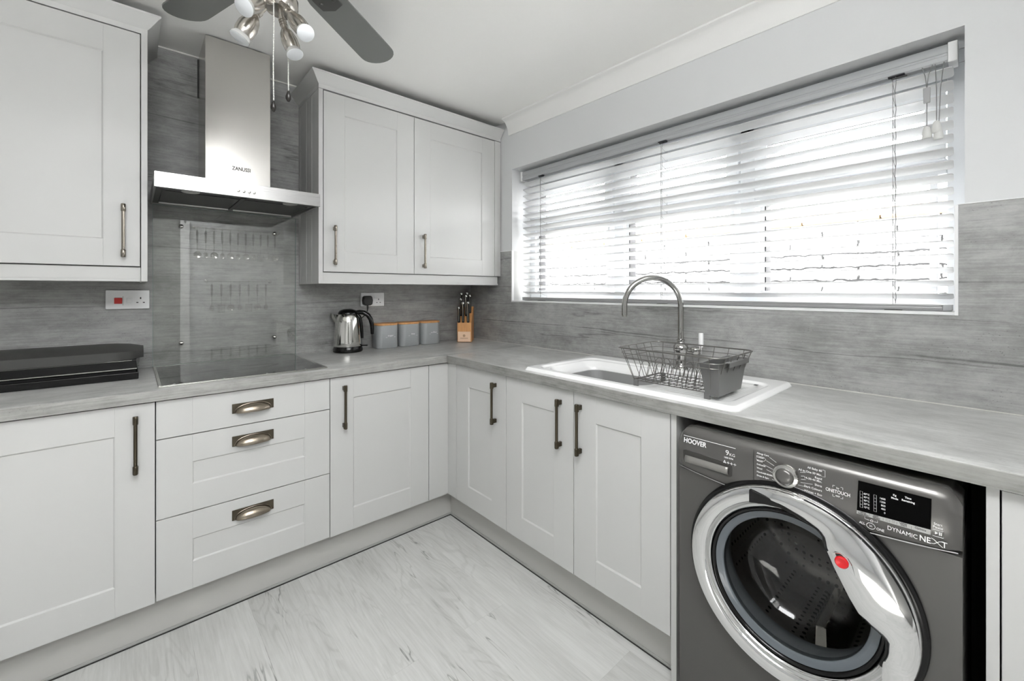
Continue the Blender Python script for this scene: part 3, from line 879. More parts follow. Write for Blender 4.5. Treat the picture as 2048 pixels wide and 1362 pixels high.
# ------------------------------------------------------------------ hob
hb = thing('hob', 'black glass ceramic hob with steel trim on the worktop', 'hob', (-1.50, -0.30, 0.910))
m = MB()
X0, X1, Y0, Y1 = -1.801, -1.212, -0.562, -0.040
m.box(X0, X1, Y0, Y1, 0.9102, 0.9135)
m.box(X0, X0 + 0.010, Y0, Y1, 0.9135, 0.9165); m.box(X1 - 0.010, X1, Y0, Y1, 0.9135, 0.9165)
m.box(X0 + 0.010, X1 - 0.010, Y0, Y0 + 0.005, 0.9135, 0.9165); m.box(X0 + 0.010, X1 - 0.010, Y1 - 0.008, Y1, 0.9135, 0.9165)
obj('steel_trim', m, STEELH, hb, bev=0.0012)
m = MB(); m.box(X0 + 0.0105, X1 - 0.0105, Y0 + 0.0055, Y1 - 0.0085, 0.9136, 0.9158); gl = obj('ceramic_glass', m, HOB, hb)
for xx, yy in ((-1.755, -0.545), (-1.30, -0.545), (-1.45, -0.545), (-1.60, -0.545)):
    m = MB(); m.lathe([(0.004, 0.91581), (0.004, 0.91595)], (xx, yy, 0), 'z', 12)
    obj('touch_mark', m, LETTERG, gl)

# ------------------------------------------------------------------ sockets
def socket_holes(xc, zc, parent, z=0.0):
    m = MB()
    m.box(xc - 0.0022, xc + 0.0022, -0.0178, -0.0168, zc + 0.006, zc + 0.0145)
    m.box(xc - 0.0145, xc - 0.0075, -0.0178, -0.0168, zc - 0.0115, zc - 0.0075)
    m.box(xc + 0.0075, xc + 0.0145, -0.0178, -0.0168, zc - 0.0115, zc - 0.0075)
    return obj('pin_holes', m, NEAR_BLACK, parent)
s = thing('cooker_switch', 'white cooker switch with red rocker and socket, left of the splashback', 'wall switch', (-1.885, -0.01, 1.179))
m = MB(); m.box(-1.958, -1.8125, -0.0170, -0.0045, 1.179, 1.263); pb = obj('faceplate', m, WHITE, s, bev=0.003)
m = MB(); m.box(-1.930, -1.904, -0.0195, -0.0170, 1.203, 1.229); obj('red_rocker', m, REDR, s, bev=0.0012)
m = MB(); m.box(-1.890, -1.873, -0.0195, -0.0170, 1.207, 1.229); obj('switch', m, WHITE, s, bev=0.0012)
m = MB(); m.box(-1.9025, -1.9005, -0.0178, -0.0170, 1.196, 1.236); obj('divider_line', m, LETTERG, s)
socket_holes(-1.843, 1.217, s)
s = thing('wall_socket', 'white double wall socket behind the kettle', 'socket', (-0.761, -0.01, 1.163))
m = MB(); m.box(-0.835, -0.687, -0.0170, -0.0045, 1.163, 1.247); obj('faceplate', m, WHITE, s, bev=0.003)
socket_holes(-0.724, 1.195, s); socket_holes(-0.800, 1.195, s)
for xx in (-0.748, -0.775):
    m = MB(); m.box(xx - 0.006, xx + 0.006, -0.0195, -0.0170, 1.213, 1.235); obj('switch', m, WHITE, s, bev=0.0012)
# plug with its cord
p = thing('power_plug', 'black three-pin plug with cord in the double socket', 'plug', (-0.802, -0.03, 1.163))
m = MB()
pts = [(-0.829, 1.176), (-0.815, 1.170), (-0.790, 1.170), (-0.776, 1.176), (-0.773, 1.200), (-0.777, 1.222), (-0.785, 1.228), (-0.820, 1.228), (-0.828, 1.222), (-0.832, 1.200)]
m.prism(pts, 'y', -0.050, -0.0180)
obj('plug_body', m, BLACKM, p, bev=0.005, seg=3)
m = MB()
m.tube([(-0.802, -0.034, 1.172), (-0.802, -0.036, 1.155), (-0.803, -0.036, 1.14), (-0.812, -0.032, 1.115), (-0.835, -0.026, 1.095), (-0.855, -0.018, 1.06), (-0.862, -0.014, 1.0), (-0.865, -0.014, 0.93), (-0.870, -0.014, 0.916)],
       [0.0055, 0.0048, 0.0034, 0.0034, 0.0034, 0.0034, 0.0034, 0.0034, 0.0034], 10)
obj('cord', m, BLACKM, p)

# ------------------------------------------------------------------ kettle
k = thing('kettle', 'polished steel electric kettle with black lid and handle', 'kettle', (-0.945, -0.098, 0.9105), math.radians(149), local=True)
# local +x = spout
m = MB(); m.lathe([(0.077, 0), (0.0805, 0.004), (0.0805, 0.018), (0.078, 0.024), (0.0765, 0.033)], seg=48); m.box(-0.108, -0.078, -0.008, 0.008, 0.030, 0.037)
obj('power_base', m, BLACK, k, bev=0)
m = MB()
prof = [(0.0768, 0.0335), (0.0775, 0.036), (0.0765, 0.060), (0.0735, 0.100), (0.0700, 0.140), (0.0665, 0.170), (0.0625, 0.192), (0.0570, 0.207), (0.0530, 0.215)]
m.lathe(prof, seg=56); body = obj('body', m, CHROMED, k, ang=50)
m = MB()   # spout
rings = []
for x, z0, z1, hw in ((0.050, 0.150, 0.212, 0.030), (0.066, 0.160, 0.214, 0.024), (0.080, 0.178, 0.217, 0.016), (0.092, 0.199, 0.221, 0.007)):
    rings.append([(x, -hw, z1), (x, -hw * 0.75, (z0 + z1) / 2), (x, 0, z0), (x, hw * 0.75, (z0 + z1) / 2), (x, hw, z1)])
m.loft(rings, True, True); obj('spout', m, CHROMED, body, ang=60)
m = MB(); m.lathe([(0.0535, 0.2145), (0.0535, 0.220), (0.050, 0.229), (0.040, 0.238), (0.022, 0.2435), (0.0001, 0.2445)], seg=40); obj('lid', m, BLACK, k, ang=50)
m = MB()   # handle, arch to the side opposite the spout
hp = [(-0.040, 0, 0.224), (-0.062, 0, 0.226), (-0.088, 0, 0.222), (-0.110, 0, 0.208), (-0.125, 0, 0.184), (-0.132, 0, 0.155), (-0.134, 0, 0.125), (-0.134, 0, 0.098)]
m.tube(hp, [0.010, 0.0125, 0.0135, 0.0135, 0.013, 0.012, 0.0105, 0.009], 14)
m.tube([(-0.045, 0, 0.215), (-0.062, 0, 0.200), (-0.071, 0, 0.165), (-0.077, 0, 0.120), (-0.080, 0, 0.075)], [0.010, 0.011, 0.010, 0.008, 0.006], 12)
obj('handle', m, BLACK, k, ang=60)
m = MB(); m.box(-0.0000, 0.0001, -0.0001, 0.0, 0.05, 0.0501)
m = MB()
Mk = Matrix.Rotation(math.radians(100), 4, 'Z')
m = MB(Mk); 
for i in range(5):
    m.box(0.0768, 0.0775, -0.022 + i * 0.009, -0.016 + i * 0.009, 0.0565, 0.0590)
obj('faint_marking', m, LETTERG, body)

# ------------------------------------------------------------------ storage tins
def rounded_rect(hx, hy, r, n=6):
    pts = []
    for (cx, cy, a0) in ((hx - r, hy - r, 0), (-hx + r, hy - r, PI / 2), (-hx + r, -hy + r, PI), (hx - r, -hy + r, 1.5 * PI)):
        for i in range(n + 1):
            t = a0 + PI / 2 * i / n
            pts.append((cx + r * math.cos(t), cy + r * math.sin(t)))
    return pts
def tin(loc, label, word, size):
    t = thing('storage_tin', label, 'storage tin', loc, 0, 'storage tins beside the kettle', local=True)
    m = MB()
    m.loft([[(x, y, z) for x, y in rounded_rect(a, a * 0.80, 0.035)] for a, z in ((0.066, 0.0), (0.0685, 0.003), (0.0685, 0.136), (0.067, 0.138))])
    obj('tin_body', m, TIN, t, ang=40)
    m = MB()
    m.loft([[(x, y, z) for x, y in rounded_rect(a, a * 0.80, 0.036)] for a, z in ((0.0675, 0.1382), (0.0695, 0.1395), (0.0695, 0.1485), (0.0675, 0.1500))])
    obj('bamboo_lid', m, BAMBOO, t, ang=40)
    m = MB(); m.text(word, size, (0.010, -0.0551, 0.072), (1, 0, 0), (0, 0, 1), align='CENTER', sx=1.1)
    m.box(-0.022, -0.012, -0.0556, -0.0551, 0.066, 0.0675) ; m.box(0.032, 0.042, -0.0556, -0.0551, 0.066, 0.0675)
    obj('lettering', m, LETTERW, t)
    return t
tin((-0.7075, -0.075, 0.9105), 'grey storage tin with bamboo lid, nearest the kettle', 'sugar', 0.016)
tin((-0.5555, -0.073, 0.9105), 'grey storage tin with bamboo lid, middle of the three', 'tea', 0.018)
tin((-0.4035, -0.070, 0.9105), 'grey storage tin with bamboo lid, nearest the knife block', 'coffee', 0.016)

# ------------------------------------------------------------------ knife block
KB = thing('knife_block', 'orange-brown wooden knife block in the worktop corner', 'knife block', (-0.150, -0.140, 0.9105), math.radians(-43), local=True)
# local -y faces the camera
m = MB()
prof = [(-0.062, 0.0), (0.085, 0.0), (0.085, 0.228), (0.062, 0.236), (-0.062, 0.150)]
prof = [(-0.062, 0.0), (0.080, 0.0), (0.092, 0.236), (0.066, 0.236), (-0.062, 0.132)]
m.prism(prof, 'x', -0.048, 0.048)
kb = obj('block', m, BAMBOO, KB, bev=0.003)
m = MB(); m.box(-0.043, 0.043, -0.072, -0.0622, 0.004, 0.072); lp = obj('label_plate', m, LABELW, KB, bev=0.002)
m = MB()
m.lathe([(0.009, -0.0722), (0.009, -0.0726)], (0, 0, 0.045), 'y', 20); m.box(-0.026, 0.026, -0.0726, -0.0722, 0.026, 0.030)
obj('brand_mark', m, LETTERB, lp)
def knife(ax, t, L, lab, kind):
    """handle leaving the sloping face; ax across, t 0..1 up the slope"""
    y = -0.062 + 0.128 * t; z = 0.132 + 0.104 * t
    kt = thing('kitchen_knife', lab, 'knife', (-0.150, -0.140, 0.9105), math.radians(-43), 'knives in the wooden block', local=True)
    L *= 1.16
    d = Vector((0.0, -0.16, 0.987)).normalized()
    p = Vector((ax, y, z))
    side = Vector((1, 0, 0)); th = 0.0085
    rings = []
    for s, a, b in ((0.0, 0.0105, 0.0080), (0.003, 0.0115, 0.0090), (L * 0.3, 0.013, 0.0095), (L * 0.7, 0.0115, 0.0090), (L - 0.006, 0.0145, 0.0105)):
        c = p + d * s; n = d.cross(side)
        rings.append([c + side * (b * math.cos(q)) + n * (a * math.sin(q)) for q in [2 * PI * i / 14 for i in range(14)]])
    m = MB(); m.loft(rings); hnd = obj('handle', m, BLACKM, kt, ang=50)
    m = MB(); c0 = p + d * (L - 0.006); c1 = p + d * (L + 0.006)
    m.tube([c0, c1], [0.0125, 0.0100], 14)
    n = d.cross(side)
    m.tube([p - n * 0.0100 + d * 0.01, p - n * 0.0118 + d * (L * 0.5), p - n * 0.0140 + d * L], [0.0030, 0.0036, 0.0040], 6)
    obj('steel_cap', m, STEELH, hnd, ang=50)
    m = MB(); c = p - d * 0.02; m.tube([c - d * 0.05, c], 0.0018, 6); obj('blade', m, CHROMED, kt)
KN = [(-0.036, 0.02, 0.088, 'black'), (-0.008, 0.02, 0.115, 's'), (0.026, 0.02, 0.118, 's'),
      (-0.030, 0.42, 0.100, 's'), (0.006, 0.42, 0.120, 's'), (-0.032, 0.72, 0.105, 's'), (0.030, 0.60, 0.104, 's'), (0.006, 0.86, 0.095, 's')]
KL = ['short black-handled knife at the front left of the wooden block', 'knife with steel butt, middle of the front row in the block',
      'knife with steel butt at the front right of the block', 'knife on the left in the second row of the block',
      'knife in the centre of the second row of the block', 'tall knife at the back left of the block under the cabinet',
      'tall knife at the back right of the block', 'tallest knife at the back middle of the block']
for (a, t, L, kd), lb in zip(KN, KL): knife(a, t, L, lb, kd)

# ------------------------------------------------------------------ table-top grill
G = thing('electric_grill', 'long black electric grill with domed lid on the left worktop', 'grill', (-2.12, -0.20, 0.9105))
m = MB(); m.box(-2.409, -1.852, -0.304, -0.075, 0.9105, 0.9385); obj('base', m, BLACK, G, bev=0.003)
m = MB(); m.box(-2.405, -1.860, -0.285, -0.080, 0.9386, 0.9500); obj('gap_shade_block', m, DARKIN, G)  # dark block painting the shadow gap under the tray
m = MB()
m.loft([[(-2.409, -0.296, 0.9501), (-1.856, -0.296, 0.9501), (-1.848, -0.070, 0.9501), (-2.409, -0.070, 0.9501)],
        [(-2.409, -0.306, 0.9880), (-1.860, -0.306, 0.9880), (-1.844, -0.066, 0.9880), (-2.409, -0.066, 0.9880)]])
tr = obj('tray', m, BLACK, G, bev=0.002)
m = MB(); m.tube([(-2.409, -0.2985, 0.9520), (-1.858, -0.2985, 0.9520), (-1.850, -0.20, 0.9520)], 0.0016, 6)
m.tube([(-2.409, -0.3075, 0.9865), (-1.872, -0.3075, 0.9865)], 0.0012, 6); obj('silver_line', m, STEELH, tr)
m = MB()
rings = []
for i in range(15):        # domed lid, section in y/z lofted along x
    u = i / 14
    x = -2.409 + (2.409 - 1.836) * (1 - (1 - u) ** 1.0)
    e = max(0.0, (u - 0.80) / 0.20)
    sc = math.sqrt(max(0.02, 1 - (e * 0.80) ** 2))
    ring = []
    y0, y1 = -0.312 + 0.075 * e ** 2, -0.055 - 0.02 * e ** 2
    zb = 0.9885
    N = 12
    ring.append((x, y0, zb)); 
    for j in range(N + 1):
        t = j / N
        yy = y0 + (y1 - y0) * t
        zz = zb + 0.012 + (0.046) * sc * (math.sin(PI * min(1.0, 0.08 + t * 0.92)) ** 0.55)
        ring.append((x, yy, zz))
    ring.append((x, y1, zb))
    rings.append(ring)
m.loft(rings); obj('lid', m, plain('soft_black_lid', (0.05, 0.05, 0.047), 0.5), G, ang=50)

# ------------------------------------------------------------------ sink
def sd_round(px, py, cx, cy, hx, hy, r):
    qx, qy = abs(px - cx) - hx + r, abs(py - cy) - hy + r
    return math.hypot(max(qx, 0), max(qy, 0)) + min(max(qx, qy), 0) - r
def sstep(a, b, x):
    t = max(0.0, min(1.0, (x - a) / (b - a))); return t * t * (3 - 2 * t)
SX0, SX1, SYA, SYB = -0.574, -0.040, -2.068, -1.170
def sink_z(x, y):
    z = 0.9235
    e = sd_round(x, y, (SX0 + SX1) / 2, (SYA + SYB) / 2, (SX1 - SX0) / 2, (SYB - SYA) / 2, 0.025)
    z -= 0.0110 * sstep(-0.012, 0.0, e)
    # outer well round bowl and drainer
    w = sd_round(x, y, -0.335, -1.619, 0.200, 0.412, 0.06)
    well = 0.007 * sstep(0.0, -0.018, w)
    z -= well
    b = sd_round(x, y, -0.335, -1.475, 0.172, 0.245, 0.075)
    z -= 0.030 * sstep(0.004, -0.030, b) + 0.150 * sstep(-0.022, -0.050, b)
    # drainer ribs
    if y < -1.74 and w < -0.03 and x > -0.50 and x < -0.17:
        z += 0.0016 * (0.5 + 0.5 * math.cos((x + 0.5) * 2 * PI / 0.022)) * sstep(-1.74, -1.77, y) * sstep(-0.03, -0.05, w)
    return z
s = thing('sink', 'white ceramic inset sink with drainer below the window', 'sink', (-0.30, -1.62, 0.910))
m = MB()
NX, NY = 150, 250
grid = []
for i in range(NX + 1):
    row = []
    for j in range(NY + 1):
        x = SX0 + (SX1 - SX0) * i / NX; y = SYA + (SYB - SYA) * j / NY
        # pull the corners in for rounded corners
        cx, cy = (SX0 + SX1) / 2, (SYA + SYB) / 2
        e = sd_round(x, y, cx, cy, (SX1 - SX0) / 2, (SYB - SYA) / 2, 0.028)
        if e > 0:
            qx = abs(x - cx) - (SX1 - SX0) / 2 + 0.028; qy = abs(y - cy) - (SYB - SYA) / 2 + 0.028
            L = math.hypot(qx, qy); k2 = 0.028 / L
            x = cx + math.copysign((SX1 - SX0) / 2 - 0.028 + qx * k2, x - cx)
            y = cy + math.copysign((SYB - SYA) / 2 - 0.028 + qy * k2, y - cy)
        row.append(m.v((x, y, sink_z(x, y))))
    grid.append(row)
for i in range(NX):
    for j in range(NY):
        m.f([grid[i][j], grid[i + 1][j], grid[i + 1][j + 1], grid[i][j + 1]])
border = [grid[i][0] for i in range(NX + 1)] + [grid[NX][j] for j in range(1, NY + 1)] + [grid[i][NY] for i in range(NX - 1, -1, -1)] + [grid[0][j] for j in range(NY - 1, 0, -1)]
low = [m.bm.verts.new((v.co.x, v.co.y, 0.9101)) for v in border]
for i in range(len(border)):
    j = (i + 1) % len(border)
    m.f([border[i], border[j], low[j], low[i]])
obj('basin', m, CERAM, s, ang=70)
m = MB(); m.box(-0.212, -0.196, -2.000, -1.988, 0.9235, 0.9242); obj('overflow_mark', m, NEAR_BLACK, s)
# grey washing-up bowl
wb = thing('washing_up_bowl', 'grey plastic washing-up bowl sitting inside the sink', 'bowl', (-0.335, -1.48, 0.746), 0, local=True)
m = MB()
def ring(hx, hy, r, z): return [(x, y, z) for x, y in rounded_rect(hx, hy, r, 8)]
m.loft([ring(0.100, 0.150, 0.06, 0.006), ring(0.120, 0.180, 0.06, 0.020), ring(0.133, 0.197, 0.06, 0.130), ring(0.139, 0.203, 0.062, 0.132), ring(0.139, 0.203, 0.062, 0.136),
        ring(0.131, 0.195, 0.058, 0.136), ring(0.116, 0.176, 0.055, 0.024), ring(0.095, 0.145, 0.05, 0.010)])
obj('bowl_body', m, GREYB, wb, ang=40)

# ------------------------------------------------------------------ tap
TX, TY = -0.100, -1.662
t = thing('kitchen_tap', 'chrome swan-neck kitchen tap with white ceramic lever behind the sink', 'tap', (TX, TY, 0.922))
m = MB()
m.lathe([(0.030, 0.9215), (0.030, 0.927), (0.026, 0.931), (0.020, 0.936), (0.0195, 0.985), (0.026, 0.992), (0.031, 1.006), (0.029, 1.022), (0.020, 1.032), (0.0145, 1.037), (0.0145, 1.043), (0.0175, 1.045), (0.0175, 1.050), (0.0125, 1.052)], (TX, TY, 0), 'z', 32)
body = obj('tap_body', m, TAPM, t, ang=50)
m = MB()
D = Vector((-0.747, 0.664, 0)).normalized()
R_ = 0.1215
pts = [Vector((TX, TY, z)) for z in (1.045, 1.10, 1.15, 1.19)]
c0 = Vector((TX, TY, 1.195)) + D * R_
for i in range(25):
    a = PI - PI * i / 24
    pts.append(c0 + D * (R_ * math.cos(a)) + Vector((0, 0, R_ * math.sin(a))))
pts += [c0 + D * R_ + Vector((0, 0, -0.02)), c0 + D * R_ + Vector((0, 0, -0.040))]
m.tube(pts, 0.0118, 20); sp = obj('spout', m, TAPM, t, ang=60)
m = MB(); e0 = c0 + D * R_ + Vector((0, 0, -0.040)); m.cyl(e0, e0 + Vector((0, 0, -0.006)), 0.0098, 20); obj('aerator', m, STEELH, sp)
m = MB()       # side valve and lever
V0 = Vector((TX, TY, 1.004)); S = Vector((0.10, -0.995, 0)).normalized()
S = Vector((0.35, -0.937, 0)).normalized()
m.tube([V0 + S * 0.02, V0 + S * 0.040, V0 + S * 0.044, V0 + S * 0.058, V0 + S * 0.066, V0 + S * 0.074, V0 + S * 0.079], [0.013, 0.013, 0.017, 0.0195, 0.0185, 0.013, 0.004], 24)
obj('valve', m, TAPM, body, ang=50)
m = MB(); L0 = V0 + S * 0.080
m.tube([L0 + Vector((0, 0, -0.012)), L0 + Vector((0, 0, 0.006)), L0 + Vector((0, 0, 0.018))], [0.006, 0.0055, 0.0075], 14)
m.tube([V0 + S * 0.066, L0 + Vector((0, 0, -0.004))], 0.006, 10)
lv = obj('lever', m, CHROME, body, ang=50)
m = MB(); m.tube([L0 + Vector((0, 0, 0.018)), L0 + Vector((0, 0, 0.030)), L0 + Vector((0, 0, 0.072)), L0 + Vector((0, 0, 0.078))], [0.0080, 0.0098, 0.0098, 0.0085], 20)
obj('ceramic_grip', m, CERAM, lv, ang=50)

# ------------------------------------------------------------------ dish rack
rk = thing('dish_rack', 'wire dish rack standing on the sink drainer', 'dish rack', (-0.42, -1.83, 0.920))
TXA, TXB, TYA, TYB = -0.566, -0.288, -2.020, -1.648      # rim
BXA, BXB, BYA, BYB = -0.510, -0.318, -1.975, -1.685      # base
ZR, ZBS = 1.057, 0.938
def rrect(xa, xb, ya, yb, r, z, n=6):
    return [((xa + xb) / 2 + x, (ya + yb) / 2 + y, z) for x, y in rounded_rect((xb - xa) / 2, (yb - ya) / 2, r, n)]
m = MB()
m.tube(rrect(TXA, TXB, TYA, TYB, 0.035, ZR), 0.0026, 8, closed=True)
obj('rim', m, WIRE, rk)
def lerp(a, b, t): return a + (b - a) * t
m = MB()
for f in (0.16, 0.30):
    m.tube(rrect(lerp(TXA, BXA, f), lerp(TXB, BXB, f), lerp(TYA, BYA, f), lerp(TYB, BYB, f), 0.033, lerp(ZR, ZBS, f)), 0.0013, 6, closed=True)
m.tube(rrect(BXA, BXB, BYA, BYB, 0.012, ZBS), 0.0017, 6, closed=True)
for i in range(7):
    u = i / 6
    yt, yb_ = lerp(TYB - 0.035, TYA + 0.035, u), lerp(BYB - 0.01, BYA + 0.01, u)
    for (xt, xb_) in ((TXA, BXA), (TXB, BXB)):
        m.tube([(xt, yt, ZR), (xb_, yb_, ZBS)], 0.0012, 6)
for i in range(5):
    u = i / 4
    xt, xb_ = lerp(TXA + 0.035, TXB - 0.035, u), lerp(BXA + 0.01, BXB - 0.01, u)
    for (yt, yb_) in ((TYB, BYB), (TYA, BYA)):
        m.tube([(xt, yt, ZR), (xb_, yb_, ZBS)], 0.0012, 6)
obj('side_wires', m, WIRE, rk)
m = MB()
n = 14
for i in range(n):
    y = lerp(BYB - 0.008, BYA + 0.008, i / (n - 1))
    m.tube([(BXA, y, ZBS), (BXB, y, ZBS)], 0.0012, 6)
for x in (BXA + 0.045, BXA + 0.095, BXA + 0.145):
    m.tube([(x, BYA, ZBS - 0.002), (x, BYB, ZBS - 0.002)], 0.0016, 6)
obj('base_grid', m, WIRE, rk)
HW_ = 0.062
for row, x in enumerate((BXA + 0.014, BXA + 0.112)):
    for i in range(8):
        y = lerp(BYB - 0.014, BYA + 0.070, i / 7)
        m = MB(); pts = []
        lean = 0.010
        for q in range(13):
            a = PI * q / 12
            pts.append((x + HW_ / 2 - HW_ / 2 * math.cos(a), y - lean, ZBS + 0.040 + 0.026 * math.sin(a)))
        pts = [(x, y, ZBS)] + pts + [(x + HW_, y, ZBS)]
        m.tube(pts, 0.0012, 6); obj('plate_hoop', m, WIRE, rk)
for x, y in ((BXA, BYB - 0.015), (BXA, BYA + 0.02), (BXB, BYB - 0.015), (BXB, BYA + 0.02)):
    m = MB(); m.box(x - 0.005, x + 0.005, y - 0.009, y + 0.009, sink_z(x, y) + 0.0005, ZBS + 0.002); obj('foot', m, GREYP, rk, bev=0.002)
# cutlery basket hangs on the rim
cb = thing('cutlery_basket', 'grey plastic cutlery holder hooked on the right end of the dish rack', 'cutlery holder', (-0.42, -1.99, 0.93))
m = MB()
y0, y1 = -2.004, -1.946
A = [(-0.540, y1 + 0.004, 1.036), (-0.318, y1 + 0.004, 1.036), (-0.318, y0, 1.036), (-0.540, y0, 1.036)]
Bq = [(-0.512, y1 - 0.004, 0.930), (-0.335, y1 - 0.004, 0.930), (-0.335, y0 + 0.012, 0.930), (-0.512, y0 + 0.012, 0.930)]
Ai = [(-0.536, y1, 1.036), (-0.322, y1, 1.036), (-0.322, y0 + 0.004, 1.036), (-0.536, y0 + 0.004, 1.036)]
Bi = [(-0.508, y1 - 0.008, 0.934), (-0.339, y1 - 0.008, 0.934), (-0.339, y0 + 0.016, 0.934), (-0.508, y0 + 0.016, 0.934)]
m.loft([Bq, A, Ai, Bi]); obj('holder', m, GREYP, cb, bev=0.002)
m = MB()
lip = [(-0.515, y0 - 0.001, 1.018), (-0.43, y0 - 0.003, 1.006), (-0.34, y0 - 0.001, 1.018)]
m.box(-0.505, -0.350, y0 - 0.016, y0 - 0.001, 1.0365, 1.0385); m.box(-0.505, -0.350, y0 - 0.0180, y0 - 0.0155, 1.024, 1.0385)
obj('hanging_lip', m, GREYP, cb, bev=0.0015)

# ------------------------------------------------------------------ venetian blind
bl = thing('venetian_blind', 'white venetian blind with tilted slats hanging in the window recess', 'blind', (0.08, -1.48, 1.197))
BY0, BY1 = -2.462, -0.500
m = MB()
hp = [(0.050, 1.990), (0.050, 2.004), (0.053, 2.006), (0.053, 2.012), (0.050, 2.014), (0.050, 2.032), (0.056, 2.041), (0.108, 2.041), (0.108, 1.984), (0.055, 1.984)]
m.prism(hp, 'y', BY0, BY1); obj('headrail', m, HEADM, bl, bev=0.001)
m = MB()
m.box(0.046, 0.112, BY1, BY1 + 0.014, 1.980, 2.043); obj('end_cap', m, WHITE, bl, bev=0.002)
m = MB()
m.box(0.046, 0.112, BY0 - 0.022, BY0, 1.980, 2.043); obj('end_cap', m, WHITE, bl, bev=0.002)
TILT = math.radians(19)
def slat(zc):
    m = MB()
    hw = 0.0250
    outl = []
    r = 0.009
    y0, y1 = BY0 - 0.012, BY1 + 0.004
    rings = []
    ys = [(y0, hw - r), (y0 + r * 0.3, hw - r * 0.3), (y0 + r, hw), (y1 - r, hw), (y1 - r * 0.3, hw - r * 0.3), (y1, hw - r)]
    for (y, h) in ys:
        ring = []
        for j in range(9):
            s = -1 + 2 * j / 8
            a = s * h
            cr = 0.0022 * (1 - (a / hw) ** 2)
            ring.append((a, cr + 0.0014))
        for j in range(8, -1, -1):
            s = -1 + 2 * j / 8
            a = s * h
            cr = 0.0022 * (1 - (a / hw) ** 2)
            ring.append((a, cr - 0.0014))
        R3 = []
        for a, c in ring:
            # room edge (low x) raised
            xx = 0.079 + a * math.cos(TILT) + c * math.sin(TILT)
            zz = zc - a * math.sin(TILT) + c * math.cos(TILT)
            R3.append((xx, y, zz))
        rings.append(R3)
    m.loft(rings)
    return m
NS = 18
base_s = None
for i in range(NS):
    zc = 1.958 - i * (1.958 - 1.243) / (NS - 1)
    if base_s is None:
        base_s = obj('slat', slat(zc), SLATM, bl, ang=50); z00 = zc
    else:
        o = base_s.copy(); COL.objects.link(o); o.parent = bl; o.location = (0, 0, zc - z00); ORG[o.name] = ORG[base_s.name].copy()
m = MB()
m.prism([(0.055, 1.1970), (0.103, 1.1970), (0.105, 1.2070), (0.103, 1.2165), (0.055, 1.2165), (0.053, 1.2125), (0.0545, 1.2090), (0.053, 1.2050)], 'y', BY0 + 0.012, BY1 - 0.006)
obj('bottom_rail', m, RAILM, bl, bev=0.001)
for (a, b) in ((BY0 - 0.010, BY0 + 0.012), (BY1 - 0.006, BY1 + 0.003)):
    m = MB(); m.box(0.0525, 0.1055, a, b, 1.1965, 1.2170); obj('end_cap', m, HEADM, bl, bev=0.002)
for yc in (-0.666, -1.486, -2.332):
    m = MB()
    m.tube([(0.049, yc, 1.985), (0.050, yc, 1.6), (0.050, yc, 1.215)], 0.0008, 5)
    m.tube([(0.110, yc, 1.985), (0.109, yc, 1.215)], 0.0008, 5)
    for i in range(NS):
        zc = 1.952 - i * (1.958 - 1.243) / (NS - 1)
        m.tube([(0.0515, yc, zc + 0.006), (0.108, yc, zc - 0.012)], 0.0006, 4)
    sl = []
    for i in range(60):     # slack lift cord, slightly twisted
        zc = 1.985 - i * (0.765 / 59)
        sl.append((0.046 + 0.001 * math.sin(i * 1.7), yc - 0.007 - 0.0016 * math.sin(i * 0.9), zc))
    m.tube(sl, 0.0009, 5)
    obj('ladder_cord', m, CORDM, bl)
    m = MB(); m.box(0.042, 0.060, yc - 0.030, yc + 0.012, 1.9815, 1.9842); m.box(0.040, 0.046, yc - 0.036, yc + 0.004, 1.972, 1.9750)
    obj('cord_guide', m, NEAR_BLACK, bl)
    m = MB(); m.box(0.048, 0.075, yc - 0.022, yc + 0.022, 1.1925, 1.1966); obj('cord_plug', m, BLACKM, bl)
# pull cords with tassels
def pull(y, z1, dbl, conn):
    m = MB()
    x = 0.030
    if conn:
        m.tube([(0.044, y - 0.012, 1.984), (x, y - 0.004, 1.95), (x, y, 1.91)], 0.0012, 6); m.tube([(0.044, y + 0.012, 1.984), (x, y + 0.004, 1.95), (x, y, 1.91)], 0.0012, 6)
        m.tube([(x, y, 1.91), (x, y, z1)], 0.0012, 6)
    else:
        m.tube([(0.044, y - 0.012, 1.984), (x, y - 0.005, 1.90), (x, y - 0.001, z1)], 0.0012, 6); m.tube([(0.044, y + 0.008, 1.984), (x, y + 0.004, 1.90), (x, y + 0.004, z1 + 0.02)], 0.0012, 6)
    c = obj('pull_cord', m, CORDM, bl)
    if conn:
        m = MB(); m.prism([(y - 0.008, 1.862), (y + 0.008, 1.862), (y + 0.0085, 1.910), (y - 0.0085, 1.910)], 'x', x - 0.006, x + 0.006); obj('cord_joiner', m, plain('grey_joiner', (0.33, 0.33, 0.33), 0.5), c, bev=0.002)
    def tas(yy, zz):
        m = MB(); m.lathe([(0.004, zz + 0.002), (0.0085, zz - 0.004), (0.0115, zz - 0.022), (0.0125, zz - 0.034), (0.011, zz - 0.036)], (x, yy, 0), 'z', 16, sx=0.7)
        obj('tassel', m, plain('translucent_tassel', (0.60, 0.60, 0.58), 0.35), c, ang=50)
    tas(y, z1)
    if not conn: tas(y + 0.004, z1 + 0.022)
pull(-2.416, 1.785, True, True); pull(-2.442, 1.775, True, False)

